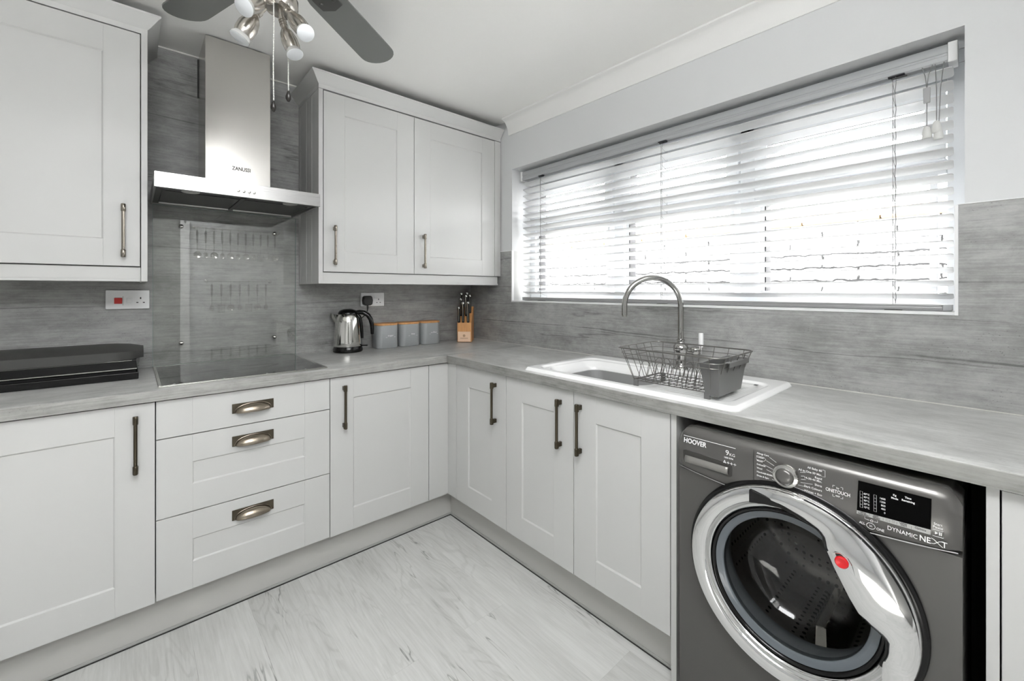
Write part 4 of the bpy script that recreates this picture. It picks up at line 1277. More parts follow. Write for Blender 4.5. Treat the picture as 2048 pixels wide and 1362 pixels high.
# ------------------------------------------------------------------ ceiling fan
FX, FY = -1.563, -1.246
FZ = 2.20
fan = thing('ceiling_fan', 'silver ceiling fan with four spotlights and pull chains', 'ceiling fan', (FX, FY, FZ))
m = MB(); m.lathe([(0.060, CEIL - 0.001), (0.062, CEIL - 0.02), (0.045, CEIL - 0.04), (0.045, 2.30), (0.095, 2.285), (0.110, 2.265), (0.110, 2.215), (0.095, 2.195), (0.060, 2.185)], (FX, FY, 0), 'z', 40)
obj('motor_housing', m, SATNI, fan, ang=50)
m = MB(); m.lathe([(0.046, 2.1845), (0.048, 2.165), (0.040, 2.110), (0.039, 2.075), (0.043, 2.068), (0.043, 2.045), (0.037, 2.034), (0.0001, 2.030)], (FX, FY, 0), 'z', 36)
lk = obj('light_kit', m, SATNI, fan, ang=50)
for k5 in range(5):
    a = math.radians(37 + 72 * k5)
    c_, s_ = math.cos(a), math.sin(a)
    Mb = Matrix.Translation((FX, FY, FZ)) @ Matrix.Rotation(a, 4, 'Z') @ Matrix.Rotation(math.radians(-9), 4, 'X')
    m = MB(Mb)
    outl = [(0.17, -0.052), (0.20, -0.058)] + [(0.50, -0.066)]
    for i in range(13):
        t2 = -PI / 2 + PI * i / 12
        outl.append((0.525 + 0.060 * math.cos(t2), 0.066 * math.sin(t2)))
    outl += [(0.50, 0.066), (0.20, 0.058), (0.17, 0.052)]
    m.prism(outl, 'z', 0.0, 0.006)
    bld = obj('blade', m, BLADE, fan, bev=0.0015)
    m = MB(Mb)
    m.prism([(0.08, -0.018), (0.14, -0.016), (0.18, -0.038), (0.235, -0.036), (0.25, 0.0), (0.235, 0.036), (0.18, 0.038), (0.14, 0.016), (0.08, 0.018)], 'z', -0.005, -0.0004)
    for (x, y) in ((0.205, -0.022), (0.205, 0.022)):
        m.lathe([(0.006, -0.005), (0.005, -0.008), (0.0001, -0.0085)], (x, y, 0), 'z', 12)
    obj('blade_bracket', m, plain('dark_bracket', (0.10, 0.10, 0.095), 0.35, 0.7), bld, bev=0.001)
Fv = Vector((0.6644, 0.7472, 0)); Rv = Vector((0.7472, -0.6644, 0)); Uv = Vector((0, 0, 1))
CC = Vector((FX, FY, 0))
def P3(r, z, f): return CC + Rv * r + Fv * f + Uv * z
def spot(a, b, rad, joint, lab):
    """a = back of the lamp body, b = its mouth"""
    d = (b - a).normalized(); L = (b - a).length
    m = MB(); m.tube([a + d * (L * t_) for t_ in (0, 0.06, 0.25, 0.55, 0.85, 1.0)], [rad * 0.30, rad * 0.48, rad * 0.80, rad, rad * 0.97, rad * 0.86], 28)
    bd = obj('spotlight', m, SATNI, fan, ang=50)
    m = MB(); m.tube([b, b + d * 0.006, b + d * 0.013], [rad * 0.84, rad * 0.98, rad * 1.04], 28); obj('lens_rim', m, PVC, bd, ang=50)
    m = MB(); m.tube([b + d * 0.0131, b + d * 0.0150], [rad * 1.01, rad * 0.92], 28); obj('lens', m, BULB, bd, ang=60)
    m = MB(); m.tube(joint + [a + d * 0.003], [0.0075] * (len(joint)) + [0.0085], 12)
    for t_ in (0.3, 0.5, 0.7):
        q = joint[-1].lerp(a, t_); dd = (a - joint[-1]).normalized(); m.tube([q - dd * 0.002, q + dd * 0.002], 0.0098, 12)
    obj('swivel_arm', m, SATNI, bd, ang=50)
_d0 = Vector((FX + 1.8713, FY + 2.5522, 0))
def PP(u, v, f):
    '''a point of the lamp cluster, measured by sight line, f metres behind (+) or before (-) the fan axis'''
    d = _d0.dot(Fv) + f
    return P3((u - 1022.54) / 852.78 * d - _d0.dot(Rv), 1.2633 - (v - 580.07) / 852.78 * d, f)
spot(PP(511, 31, -0.03), PP(484, 69, -0.045), 0.0245, [PP(530, 14, -0.01), PP(522, 22, -0.02)], '')
spot(PP(569, 57, -0.03), PP(587, 101, -0.04), 0.0205, [PP(561, 18, -0.02), PP(563, 34, -0.024)], '')
spot(PP(580, 27, -0.055), PP(608, 62, -0.105), 0.0205, [PP(563, 6, -0.03), PP(570, 12, -0.038)], '')
spot(PP(527, -2, -0.055), PP(494, 11, -0.105), 0.0230, [PP(548, 4, -0.03), PP(540, 2, -0.040)], '')
def chain(r, z0, z1, f):
    m = MB()
    n = int((z0 - z1) / 0.0042)
    for i in range(n):
        z = z0 - (z0 - z1) * i / n
        c_ = P3(r + 0.0006 * math.sin(i * 0.11), z, f)
        m.lathe([(0.0003, -0.0019), (0.0017, -0.0010), (0.0017, 0.0010), (0.0003, 0.0019)], c_, 'z', 6)
    m.tube([P3(r, z0, f), P3(r, z1, f)], 0.0006, 5)
    c = obj('pull_chain', m, plain('white_chain', (0.62, 0.62, 0.58), 0.3, 0.2), fan)
    m = MB(); p_ = P3(r, 0, f)
    m.lathe([(0.0025, z1 + 0.002), (0.0045, z1 - 0.004), (0.0075, z1 - 0.014), (0.0072, z1 - 0.020), (0.003, z1 - 0.027), (0.0001, z1 - 0.028)], (p_.x, p_.y, 0), 'z', 16)
    obj('chain_bob', m, plain('dark_wood_bob', (0.02, 0.018, 0.016), 0.3, 0.3), c, ang=60)
chain(0.004, 2.040, 1.7655, -0.045)
chain(0.036, 2.036, 1.7990, -0.03)

# ------------------------------------------------------------------ washing machine
wm = thing('washing_machine', 'graphite front-loading washing machine with chrome porthole door under the worktop', 'washing machine', (-0.33, -2.2165, 0.0))
MX = -0.620
YA, YB = -2.5145, -1.919
m = MB()
YC, ZC, RD = -2.2145, 0.5185, 0.2435
# body shell: front with a round hole
seg = 96
outer, inner = [], []
HR = 0.205
def front_pt(t):
    cy, cz = math.cos(t), math.sin(t)
    # ray from door centre to the rectangle of the front
    bx = [((YA - YC) / cy) if cy < 0 else ((YB - YC) / cy) if cy > 0 else 1e9, ((0.012 - ZC) / cz) if cz < 0 else ((0.7225 - ZC) / cz) if cz > 0 else 1e9]
    r = min(b for b in bx if b > 0)
    return (YC + r * cy, ZC + r * cz)
rect = [front_pt(2 * PI * i / seg) for i in range(seg)]
# snap nearest samples to the exact corners
for cy, cz in ((YA, 0.012), (YB, 0.012), (YA, 0.7225), (YB, 0.7225)):
    i = min(range(seg), key=lambda q: (rect[q][0] - cy) ** 2 + (rect[q][1] - cz) ** 2); rect[i] = (cy, cz)
vo = [m.v((MX, y, z)) for y, z in rect]
vi = [m.v((MX, YC + HR * math.cos(2 * PI * i / seg), ZC + HR * math.sin(2 * PI * i / seg))) for i in range(seg)]
vb = [m.v((MX + 0.03, YC + HR * math.cos(2 * PI * i / seg), ZC + HR * math.sin(2 * PI * i / seg))) for i in range(seg)]
vk = [m.v((MX + 0.56, y, z)) for y, z in rect]
for i in range(seg):
    j = (i + 1) % seg
    m.f([vo[i], vo[j], vi[j], vi[i]]); m.f([vi[i], vi[j], vb[j], vb[i]]); m.f([vo[i], vk[i], vk[j], vo[j]])
m.f(vk)
m.box(MX + 0.050, MX + 0.56, YA + 0.004, YB - 0.004, 0.7226, 0.832)
obj('casing', m, WMB, wm, bev=0.006, seg=3)
# control panel with a gently curved lower edge and rounded top
m = MB()
st = []
NP = 28
for i in range(NP + 1):
    u = i / NP
    y = YB - (YB - YA) * u
    zl = 0.7135 + 0.021 * (abs(u - 0.5) * 2) ** 2.4
    e = min(u, 1 - u) * (YB - YA)
    pull_in = 0.010 * (1 - min(1.0, e / 0.022)) ** 2
    topz = 0.852 - 0.022 * (1 - min(1.0, e / 0.030)) ** 2
    xf = MX - 0.010 + pull_in
    xm = MX - 0.0135 + pull_in
    st.append([(MX + 0.02, y, zl + 0.001), (xf + 0.004, y, zl), (xf, y, zl + 0.004), (xm, y, zl + 0.04), (xm + 0.001, y, topz - 0.034), (xm + 0.004, y, topz - 0.020),
               (xm + 0.010, y, topz - 0.008), (xm + 0.020, y, topz - 0.0015), (xm + 0.034, y, topz), (MX + 0.10, y, topz), (MX + 0.10, y, zl + 0.02)])
m.loft(st)
cpn = obj('control_panel', m, WMP, wm, ang=50)
FXX = MX - 0.0142
m = MB()      # thin bright line along the panel's lower edge
pts = []
for i in range(NP + 1):
    u = i / NP; y = YB - 0.006 - (YB - YA - 0.012) * u
    if (y - YC) ** 2 + (0.7135 - ZC) ** 2 < (RD - 0.02) ** 2: continue
    pts.append((MX - 0.0105, y, 0.7125 + 0.021 * (abs(u - 0.5) * 2) ** 2.4))
left = [p for p in pts if p[1] > YC]; right = [p for p in pts if p[1] < YC]
m.tube(left, 0.0007, 5); m.tube(right, 0.0012, 5)
obj('bright_line', m, STRIPL, cpn)
def panel_text(s_, size, y, z, mat=LETTERW, align='LEFT', name='lettering', shear=0.0, sx=1.0, bold=0.0):
    m = MB(); m.text(s_, size, (FXX, y, z), (0, -1, 0), (0, 0, 1), 0.0004, align, shear, sx, bold)
    return m
def pbox(m, y0, y1, z0, z1, d=0.0004): m.box(FXX - d, FXX, min(y0, y1), max(y0, y1), z0, z1)
m = panel_text('HOOVER', 0.0200, -1.9395, 0.8085, sx=0.82, bold=0.025, shear=0.1); pbox(m, -1.940, -2.087, 0.8275, 0.8290); obj('brand_lettering', m, LETTERW, cpn)
m = panel_text('9', 0.020, -2.0600, 0.804); m.text('KG', 0.011, (FXX, -2.0705, 0.804), (0, -1, 0), (0, 0, 1), 0.0004)
m.text('1600 RPM', 0.0066, (FXX, -2.0560, 0.7945), (0, -1, 0), (0, 0, 1), 0.0004, sx=0.9, bold=0.01); m.text('A+++', 0.0150, (FXX, -2.0530, 0.778), (0, -1, 0), (0, 0, 1), 0.0004)
obj('lettering', m, LETTERW, cpn)
# detergent drawer
m = MB()
rr = [(-2.0075 - x, 0.7655 + y) for x, y in rounded_rect(0.070, 0.0175, 0.008, 4)]
m.prism([(y, z - (y + 2.0075) * -0.05) for y, z in rr], 'x', FXX - 0.0006, FXX + 0.001)
dd = obj('detergent_drawer', m, plain('drawer_recess_dark', (0.05, 0.048, 0.045), 0.4, 0.4), cpn)
m = MB()
rings = []
for i in range(13):
    t_ = i / 12
    rings.append([(FXX - 0.0012 - 0.005 * math.sin(PI * min(1, t_ * 1.0)) , y, 0.750 + 0.021 * t_) for y in (-1.945, -1.96, -2.00, -2.04, -2.060, -2.068)])
m.loft(rings, closed=False, cap=False); obj('drawer_grip', m, plain('drawer_grip_silver', (0.30, 0.29, 0.275), 0.28, 0.6), dd, ang=60, solid=0.001)
m = MB(); m.box(FXX - 0.0003, FXX + 0.0005, -2.1325, -2.1315, 0.735, 0.838); obj('drawer_joint', m, BLACKM, cpn)
# dial
m = MB(); m.lathe([(0.0285, FXX + 0.002), (0.0285, FXX - 0.006), (0.0275, FXX - 0.009), (0.0225, FXX - 0.0105)], (0, -2.2075, 0.7935), 'x', 40)
dl = obj('programme_dial', m, CHROMED, cpn, ang=50)
m = MB(); m.lathe([(0.0205, FXX - 0.0104), (0.0200, FXX - 0.015), (0.016, FXX - 0.019), (0.009, FXX - 0.021), (0.0001, FXX - 0.0215)], (0, -2.2075, 0.7935), 'x', 36)
obj('dial_dome', m, WMP, dl, ang=60)
# programme names
m = MB()
def T(s_, size, y, z, align='LEFT'): m.text(s_, size, (FXX, y, z), (0, -1, 0), (0, 0, 1), 0.0003, align, 0, 0.9, 0.008)
for q_, s_ in enumerate(('Allergy Care', 'Cotton', 'Mixed', 'Delicates', 'Wool', 'Handwash & Silk', 'Drain & Spin')):
    T(s_, 0.0062, -2.1400, 0.8300 - q_ * 0.0098)
for s_, z in (('All Baby 60', 0.8265), ('All in One 59 Min.', 0.8160), ('Rapid', 0.8070), ('14-30-44 Min.', 0.8000), ('Shirts', 0.7895), ('Dark Colours', 0.7790), ('Whites + Eco', 0.7680)):
    T(s_, 0.0072, -2.2830, z, 'RIGHT')
for (y0, z0, y1, z1) in ((-2.170, 0.829, -2.186, 0.820), (-2.163, 0.818, -2.181, 0.810), (-2.156, 0.806, -2.178, 0.800), (-2.163, 0.795, -2.177, 0.791), (-2.156, 0.784, -2.178, 0.782), (-2.176, 0.774, -2.182, 0.773), (-2.170, 0.7645, -2.190, 0.766),
                         (-2.238, 0.812, -2.250, 0.815), (-2.240, 0.803, -2.247, 0.805), (-2.240, 0.795, -2.250, 0.797), (-2.239, 0.787, -2.264, 0.7905), (-2.234, 0.779, -2.252, 0.780), (-2.225, 0.771, -2.248, 0.769)):
    m.tube([(FXX - 0.0002, y0, z0), (FXX - 0.0002, y1, z1)], 0.0004, 4)
m.tube([(FXX - 0.0002, -2.139, 0.8245), (FXX - 0.0002, -2.157, 0.8245), (FXX - 0.0002, -2.162, 0.820), (FXX - 0.0002, -2.157, 0.8145), (FXX - 0.0002, -2.139, 0.8145)], 0.0004, 4, closed=True)
m.tube([(FXX - 0.0002, -2.284, 0.832), (FXX - 0.0002, -2.289, 0.832), (FXX - 0.0002, -2.289, 0.816), (FXX - 0.0002, -2.284, 0.816)], 0.0004, 4)
obj('programme_lettering', m, LETTERW, cpn)
m = MB()
m.text('ONETOUCH', 0.0115, (FXX, -2.3135, 0.7855), (0, -1, 0), (0, 0, 1), 0.0004, 'CENTER', 0, 0.72, 0.01)
m.text('by', 0.006, (FXX, -2.3135, 0.7965), (0, -1, 0), (0, 0, 1), 0.0004, 'CENTER'); m.text('app', 0.006, (FXX, -2.3135, 0.7785), (0, -1, 0), (0, 0, 1), 0.0004, 'CENTER')
for (a, b) in ((-1, 1), (1, 1), (-1, -1), (1, -1)):
    y = -2.3135 - a * 0.0095; z = 0.7895 + b * 0.013
    m.tube([(FXX - 0.0002, y + a * 0.004, z), (FXX - 0.0002, y, z), (FXX - 0.0002, y, z - b * 0.005)], 0.0005, 4)
obj('logo_lettering', m, LETTERW, cpn)
# display
m = MB(); m.prism([(-2.3490, 0.7610), (-2.4695, 0.7665), (-2.4705, 0.8305), (-2.3515, 0.8290)], 'x', FXX - 0.0012, FXX + 0.001); ds = obj('display', m, DISP, cpn)
m = MB(); m.prism([(-2.3485, 0.7535), (-2.4690, 0.7560), (-2.4695, 0.7665), (-2.3490, 0.7610)], 'x', FXX - 0.0013, FXX + 0.001); sb = obj('button_strip', m, STRIPL, cpn)
FD = FXX - 0.0013
m = MB()
def T2(s_, size, y, z, align='LEFT', b_=0.01): m.text(s_, size, (FD, y, z), (0, -1, 0), (0, 0, 1), 0.0003, align, 0, 0.9, b_)
for k_, s_ in enumerate(('60°C', '40°C', '30°C', '20°C', '15°C')): T2(s_, 0.0056, -2.3610, 0.8015 - k_ * 0.0075)
for k_, s_ in enumerate(('1600', '1200', '800', '400', '0')): T2(s_, 0.0056, -2.3985, 0.8015 - k_ * 0.0075, 'RIGHT')
T2('Kg', 0.0055, -2.4135, 0.8165, 'CENTER', 0.03); T2('Mode', 0.0055, -2.4135, 0.8095, 'CENTER', 0.03); T2('Time', 0.0055, -2.4350, 0.8180, 'CENTER', 0.03); T2('Remaining', 0.0055, -2.4350, 0.8110, 'CENTER', 0.03)
for yy in (-2.3570, -2.3810):
    for k_ in range(5):
        z = 0.8042 - k_ * 0.0075
        m.tube([(FD - 0.0002, yy - 0.0022, z + 0.003), (FD - 0.0002, yy + 0.0022, z + 0.003), (FD - 0.0002, yy + 0.0022, z - 0.004), (FD - 0.0002, yy - 0.0022, z - 0.004)], 0.0003, 4, closed=True)
obj('display_lettering', m, LETTERW, ds)
m = MB()
def T3(s_, y, z): m.text(s_, 0.0062, (FD - 0.0001, y, z), (0, -1, 0), (0, 0, 1), 0.0003, 'CENTER', 0, 0.85, 0.01)
T3('Temp.', -2.3600, 0.7580); T3('Selection', -2.3605, 0.7543); T3('Spin', -2.3825, 0.7590); T3('Speed', -2.3830, 0.7552); T3('Delay', -2.4275, 0.7610); T3('Start', -2.4280, 0.7570); T3('Options', -2.4540, 0.7600)
for y in (-2.3715, -2.3945, -2.4055, -2.4170, -2.4400): m.box(FD - 0.0003, FD, y - 0.0002, y + 0.0002, 0.7555, 0.7620)
m.tube([(FD, -2.3990, 0.7575), (FD, -2.4035, 0.7575), (FD, -2.4030, 0.7610), (FD, -2.3995, 0.7610)], 0.0003, 4, closed=True)
m.tube([(FD, -2.4090, 0.7580), (FD, -2.4140, 0.7580), (FD, -2.4135, 0.7615), (FD, -2.4095, 0.7615)], 0.0003, 4, closed=True)
obj('strip_lettering', m, LETTERK, sb)
m = MB()
m.text('DYNAMIC', 0.0125, (FXX, -2.4010, 0.7390), (0, -1, -0.02), (0, 0, 1), 0.0004, 'LEFT', 0, 0.86, 0.0)
m.text('NE', 0.0170, (FXX, -2.4520, 0.7375), (0, -1, 0), (0, 0, 1), 0.0004, 'LEFT', 0, 0.80, 0.012); m.text('T', 0.0170, (FXX, -2.4850, 0.7375), (0, -1, 0), (0, 0, 1), 0.0004, 'LEFT', 0, 0.85, 0.006)
m.tube([(FXX - 0.0002, -2.4700, 0.7500), (FXX - 0.0002, -2.4745, 0.7480), (FXX - 0.0002, -2.4830, 0.7400), (FXX - 0.0002, -2.4870, 0.7370)], 0.0006, 4)
m.tube([(FXX - 0.0002, -2.4680, 0.7385), (FXX - 0.0002, -2.4740, 0.7395), (FXX - 0.0002, -2.4820, 0.7470), (FXX - 0.0002, -2.4880, 0.7492)], 0.0006, 4)
obj('model_lettering', m, LETTERW, cpn)
m = MB()
m.text('Start', 0.0072, (FXX, -2.4800, 0.7795), (0, -1, 0), (0, 0, 1), 0.0004, 'CENTER', 0, 0.9, 0.01); m.text('Pause', 0.0072, (FXX, -2.4800, 0.7730), (0, -1, 0), (0, 0, 1), 0.0004, 'CENTER', 0, 0.9, 0.01)
m.tube([(FXX - 0.0002, -2.4720, 0.7560), (FXX - 0.0002, -2.4880, 0.7565), (FXX - 0.0002, -2.4885, 0.7700), (FXX - 0.0002, -2.4725, 0.7695)], 0.0005, 4, closed=True)
m.prism([(-2.4755, 0.7600), (-2.4755, 0.7665), (-2.4800, 0.7633)], 'x', FXX - 0.0005, FXX); m.box(FXX - 0.0005, FXX, -2.4830, -2.4815, 0.7600, 0.7665); m.box(FXX - 0.0005, FXX, -2.4855, -2.4840, 0.7600, 0.7665)
obj('start_button_marks', m, LETTERW, cpn)
m = MB()
m.text('ALL', 0.0080, (FXX, -2.3530, 0.7330), (0, -1, 0), (0, 0, 1), 0.0004, 'LEFT', 0, 0.8); m.text('ONE', 0.0080, (FXX, -2.3830, 0.7300), (0, -1, 0), (0, 0, 1), 0.0004, 'LEFT', 0, 0.8)
m.tube([(FXX - 0.0002, -2.3735 + 0.0075 * math.cos(q * PI / 10), 0.7345 + 0.0065 * math.sin(q * PI / 10)) for q in range(20)], 0.0005, 4, closed=True)
m.text('in', 0.0075, (FXX, -2.3735, 0.7325), (0, -1, 0), (0, 0, 1), 0.0004, 'CENTER')
m.tube([(FXX - 0.0002, -2.3630, 0.7520), (FXX - 0.0002, -2.3630, 0.7470), (FXX - 0.0002, -2.3710, 0.7465)], 0.0004, 4); m.tube([(FXX - 0.0002, -2.3790, 0.7465), (FXX - 0.0002, -2.3850, 0.7465), (FXX - 0.0002, -2.3850, 0.7515)], 0.0004, 4)
m.tube([(FXX - 0.0002, -2.3750 + 0.0022 * math.cos(q * PI / 6), 0.7465 + 0.0022 * math.sin(q * PI / 6)) for q in range(12)], 0.0004, 4, closed=True)
obj('logo_marks', m, LETTERW, cpn)
# porthole door
def ringprof(pts, name, mat, parent, seg_=96, ang=60, cap=False):
    m = MB(); m.lathe([(r, x) for r, x in pts], (0, YC, ZC), 'x', seg_, cap=cap); return obj(name, m, mat, parent, ang=ang)
dk = ringprof([(0.2440, MX), (0.2540, MX - 0.0008), (0.2555, MX - 0.008), (0.2520, MX - 0.0150), (0.2440, MX - 0.0160), (0.2300, MX - 0.0150), (0.2300, MX)], 'door_surround', BLACK, wm)
cr = ringprof([(0.2430, MX - 0.0160), (0.2445, MX - 0.0240), (0.2415, MX - 0.0310), (0.2360, MX - 0.0350), (0.2180, MX - 0.0360), (0.2080, MX - 0.0345), (0.2035, MX - 0.0300), (0.2010, MX - 0.0220),
               (0.1990, MX - 0.0190), (0.1960, MX - 0.0260), (0.1925, MX - 0.0300), (0.1890, MX - 0.0270), (0.1870, MX - 0.0180), (0.1870, MX - 0.0020)], 'chrome_ring', CHROME, wm, ang=40)
ringprof([(0.1868, MX - 0.0240), (0.1850, MX - 0.0270), (0.1800, MX - 0.0250), (0.1780, MX - 0.0180), (0.1770, MX - 0.0020), (0.1868, MX - 0.0010)], 'inner_ring', BLACK, cr)
ringprof([(0.1775, MX - 0.0200), (0.1740, MX - 0.0185), (0.1660, MX - 0.0150), (0.1600, MX - 0.0140), (0.1585, MX - 0.0100), (0.1585, MX - 0.0010)], 'glass_rim', RIMG, cr)
# rubber seal and glass bowl
ringprof([(0.1868, MX + 0.000), (0.1790, MX - 0.004), (0.1700, MX + 0.006), (0.1640, MX + 0.030), (0.1700, MX + 0.060), (0.1850, MX + 0.075), (0.2050, MX + 0.076)], 'rubber_seal', RUB, wm)
m = MB()
m.lathe([(0.1590, MX - 0.0140), (0.1560, MX - 0.0060), (0.1500, MX + 0.020), (0.1380, MX + 0.055), (0.1150, MX + 0.080), (0.0800, MX + 0.093), (0.0400, MX + 0.097), (0.0002, MX + 0.098)], (0, YC, ZC), 'x', 64, cap=False)
obj('glass_bowl', m, GLASSD, cr, ang=80)
# drum
m = MB()
m.lathe([(0.2020, MX + 0.080), (0.2250, MX + 0.110), (0.2300, MX + 0.160), (0.2300, MX + 0.420), (0.2000, MX + 0.450), (0.1500, MX + 0.440), (0.0900, MX + 0.425), (0.0300, MX + 0.420), (0.0002, MX + 0.420)], (0, YC, ZC), 'x', 64, cap=False)
dr = obj('drum', m, DRUM, wm, ang=60)
for kk in range(3):
    a = math.radians(20 + 120 * kk)
    m = MB()
    rings = []
    for xx, h in ((MX + 0.115, 0.01), (MX + 0.15, 0.055), (MX + 0.36, 0.060), (MX + 0.43, 0.015)):
        R3 = []
        for (da, rr_) in ((-0.22, 0.229), (-0.06, 0.229 - h), (0.06, 0.229 - h), (0.22, 0.229)):
            R3.append((xx, YC + rr_ * math.cos(a + da), ZC + rr_ * math.sin(a + da)))
        rings.append(R3)
    m.loft(rings); obj('drum_paddle', m, CHROMED, dr, bev=0.01, seg=3)
# chrome handle: crescent from top of ring to lower right, inner side cut across the glass
inn = [(-2.132, 0.7080), (-2.180, 0.7230), (-2.206, 0.7230), (-2.256, 0.7110), (-2.284, 0.6980), (-2.2935, 0.6850), (-2.2970, 0.6640), (-2.3140, 0.6260), (-2.3420, 0.5720), (-2.3600, 0.5440), (-2.3770, 0.5310), (-2.3960, 0.5220), (-2.4060, 0.5120), (-2.4060, 0.4850), (-2.3960, 0.4550), (-2.3950, 0.4200)]
def resample(pl, n):
    L = [0]
    for a, b in zip(pl, pl[1:]): L.append(L[-1] + math.hypot(b[0] - a[0], b[1] - a[1]))
    out = []
    for i in range(n):
        t_ = L[-1] * i / (n - 1)
        k_ = max(j for j in range(len(L)) if L[j] <= t_ + 1e-9); k_ = min(k_, len(pl) - 2)
        u = (t_ - L[k_]) / max(1e-9, L[k_ + 1] - L[k_])
        out.append((lerp(pl[k_][0], pl[k_ + 1][0], u), lerp(pl[k_][1], pl[k_ + 1][1], u)))
    return out
NH = 48
inn = resample(inn, NH)
a0 = math.atan2(0.750 - ZC, -2.129 - YC); a1 = math.atan2(0.405 - ZC, -2.425 - YC) + 2 * PI
m = MB()
rings = []
NC = 12
for i in range(NH):
    a = lerp(a0, a1, i / (NH - 1))
    oy, oz = YC + 0.2405 * math.cos(a), ZC + 0.2405 * math.sin(a)
    iy, iz = inn[i]
    wd = math.hypot(oy - iy, oz - iz)
    endf = min(1.0, min(i, NH - 1 - i) / 5.0)
    lift = (0.010 + 0.020 * min(1.0, wd / 0.10)) * (0.35 + 0.65 * endf)
    R3 = [(MX - 0.030, iy, iz)]
    for j in range(NC + 1):
        t_ = j / NC
        b_ = math.sin(PI * (0.06 + 0.86 * t_)) ** 0.35 * (1.0 - 0.25 * t_)
        dip = 0.0
        R3.append((MX - 0.033 - lift * b_ + dip, lerp(iy, oy, t_), lerp(iz, oz, t_)))
    R3.append((MX - 0.030, oy, oz))
    rings.append(R3)
m.loft(rings); hd = obj('door_handle', m, CHROME, cr, ang=55)
m = MB(); m.tube([(MX - 0.0385, y + 0.0016, z - 0.0016) for y, z in inn[2:-3]], 0.0036, 8); obj('handle_dark_line', m, BLACK, cr)  # black tube drawing the dark line along the handle's inner edge
m = MB(); m.prism([(-2.1320, 0.7420), (-2.1320, 0.7085), (-2.1700, 0.7170), (-2.2100, 0.7215), (-2.2620, 0.7120), (-2.2420, 0.7240), (-2.2050, 0.7330), (-2.1700, 0.7390)], 'x', MX - 0.0480, MX - 0.030)
obj('finger_recess', m, BLACK, hd, bev=0.002)
m = MB(); m.lathe([(0.0130, MX - 0.0500), (0.0130, MX - 0.0600), (0.0108, MX - 0.0625), (0.0070, MX - 0.0615), (0.0001, MX - 0.0610)], (0, -2.329, 0.6505), 'x', 32)
rd = obj('red_button', m, RED, hd, ang=50)
m = MB(); pts = [(-2.316, 0.664), (-2.326, 0.668), (-2.338, 0.664), (-2.345, 0.655), (-2.356, 0.618), (-2.342, 0.632), (-2.330, 0.638)]
m.prism(pts, 'x', MX - 0.0575, MX - 0.050); obj('button_recess', m, BLACKM, hd, bev=0.002)
m = MB(); m.tube([(MX - 0.0582, y, z) for y, z in [(-2.314, 0.6655), (-2.326, 0.6695), (-2.339, 0.6655), (-2.3465, 0.655), (-2.3575, 0.616)]], 0.0012, 6); obj('recess_rim', m, CHROME, hd)
for (yy, xx) in ((YA + 0.05, MX + 0.05), (YB - 0.05, MX + 0.05), (YA + 0.05, MX + 0.5), (YB - 0.05, MX + 0.5)):
    m = MB(); m.lathe([(0.02, 0.0), (0.02, 0.008), (0.012, 0.013)], (xx, yy, 0), 'z', 16); obj('foot', m, BLACKM, wm)

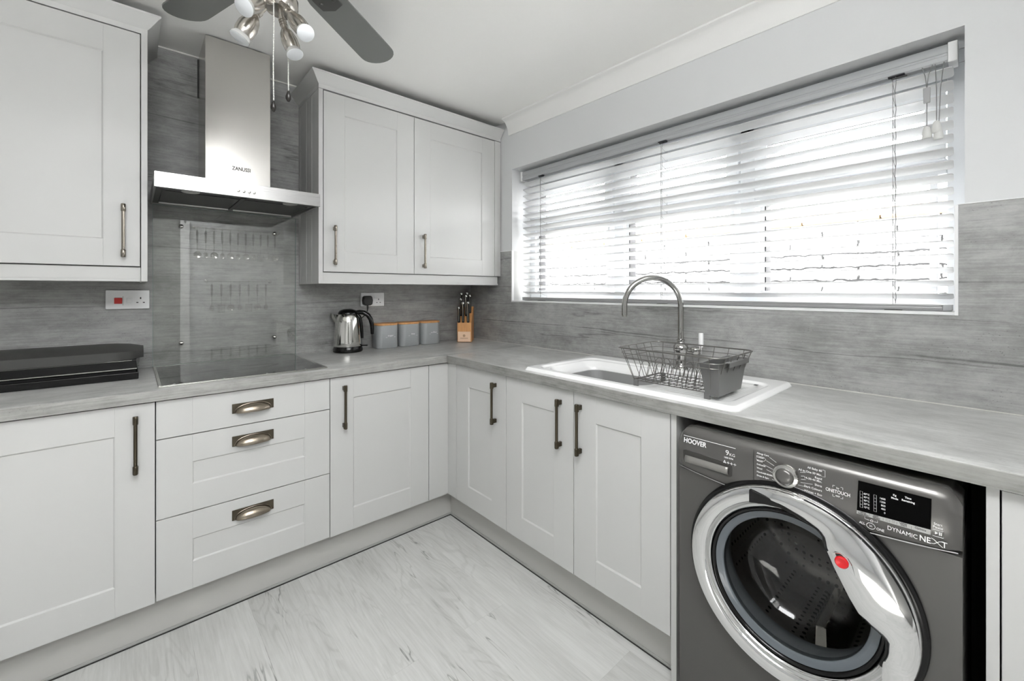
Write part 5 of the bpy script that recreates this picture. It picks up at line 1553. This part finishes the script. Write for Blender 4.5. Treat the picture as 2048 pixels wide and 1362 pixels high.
# ------------------------------------------------------------------ utensil rails on the wall behind the camera (mirrored in the glass)
def utensil_rail(x0, x1, z, lab):
    r = thing('utensil_rail', lab, 'utensil rail', ((x0 + x1) / 2, YF, z))
    m = MB(); m.tube([(x0, YF + 0.05, z), (x1, YF + 0.05, z)], 0.005, 10)
    obj('bar', m, CHROMED, r)
    for x in (x0, x1):
        m = MB(); m.lathe([(0.018, YF + 0.0005), (0.018, YF + 0.006), (0.008, YF + 0.012), (0.008, YF + 0.05)], (x, 0, z), 'y', 16); m.ball((x, YF + 0.052, z), 0.013, 14)
        obj('rosette', m, CHROMED, r)
    return r
def utensil(x, z, kind, lab):
    u = thing('kitchen_utensil', lab, 'utensil', (x, YF + 0.05, z), 0, 'utensils on the rails behind the camera')
    y = YF + 0.052
    m = MB(); m.tube([(x, y - 0.008, z + 0.002), (x, y, z + 0.008), (x, y + 0.008, z), (x, y + 0.004, z - 0.02), (x, y, z - 0.04)], 0.0022, 6); obj('hook', m, CHROMED, u)
    m = MB(); m.tube([(x, y, z - 0.035), (x, y, z - 0.06), (x, y, z - 0.15), (x, y, z - 0.17)], [0.008, 0.011, 0.0085, 0.005], 10); obj('handle', m, BLACKM, u)
    m = MB(); m.tube([(x, y, z - 0.168), (x, y, z - 0.27)], 0.003, 8)
    if kind == 'ladle':
        m.lathe([(0.006, y - 0.006), (0.028, y - 0.002), (0.036, y + 0.014), (0.034, y + 0.014), (0.026, y + 0.001), (0.0005, y - 0.003)], (x, 0, z - 0.300), 'y', 20)
    elif kind == 'spoon':
        m.lathe([(0.004, y - 0.004), (0.024, y), (0.027, y + 0.006), (0.022, y + 0.003), (0.0005, y - 0.001)], (x, 0, z - 0.300), 'y', 20, sx=0.8, sy=1.2)
    else:
        for q in range(5): m.box(x - 0.032 + q * 0.0145, x - 0.026 + q * 0.0145, y - 0.001, y + 0.001, z - 0.345, z - 0.265)
        m.box(x - 0.034, x + 0.034, y - 0.001, y + 0.001, z - 0.268, z - 0.262); m.box(x - 0.034, x + 0.034, y - 0.001, y + 0.001, z - 0.350, z - 0.344)
    obj('head', m, CHROMED, u, ang=60)
utensil_rail(-1.372, -0.552, 1.945, 'chrome utensil rail, upper of two on the wall facing the hob, mirrored in the splashback')
utensil_rail(-1.262, -0.635, 1.362, 'chrome utensil rail, lower of two on the wall facing the hob, mirrored in the splashback')
WORDS = {'ladle': 'steel ladle', 'spoon': 'steel serving spoon', 'slotted': 'steel slotted turner'}
ORD = ('first', 'second', 'third', 'fourth', 'fifth', 'sixth', 'seventh', 'eighth', 'ninth', 'tenth', 'eleventh')
for i, kd in enumerate(['ladle', 'spoon', 'ladle', 'spoon', 'ladle', 'spoon', 'ladle', 'spoon', 'slotted', 'spoon', 'ladle']):
    utensil(-1.345 + i * 0.0755, 1.945, kd, '%s, %s from the left on the upper rail mirrored in the splashback' % (WORDS[kd], ORD[i]))
for i, kd in enumerate(['spoon', 'slotted', 'ladle', 'spoon', 'slotted', 'ladle', 'spoon']):
    utensil(-1.215 + i * 0.088, 1.362, kd, '%s, %s from the left on the lower rail mirrored in the splashback' % (WORDS[kd], ORD[i]))
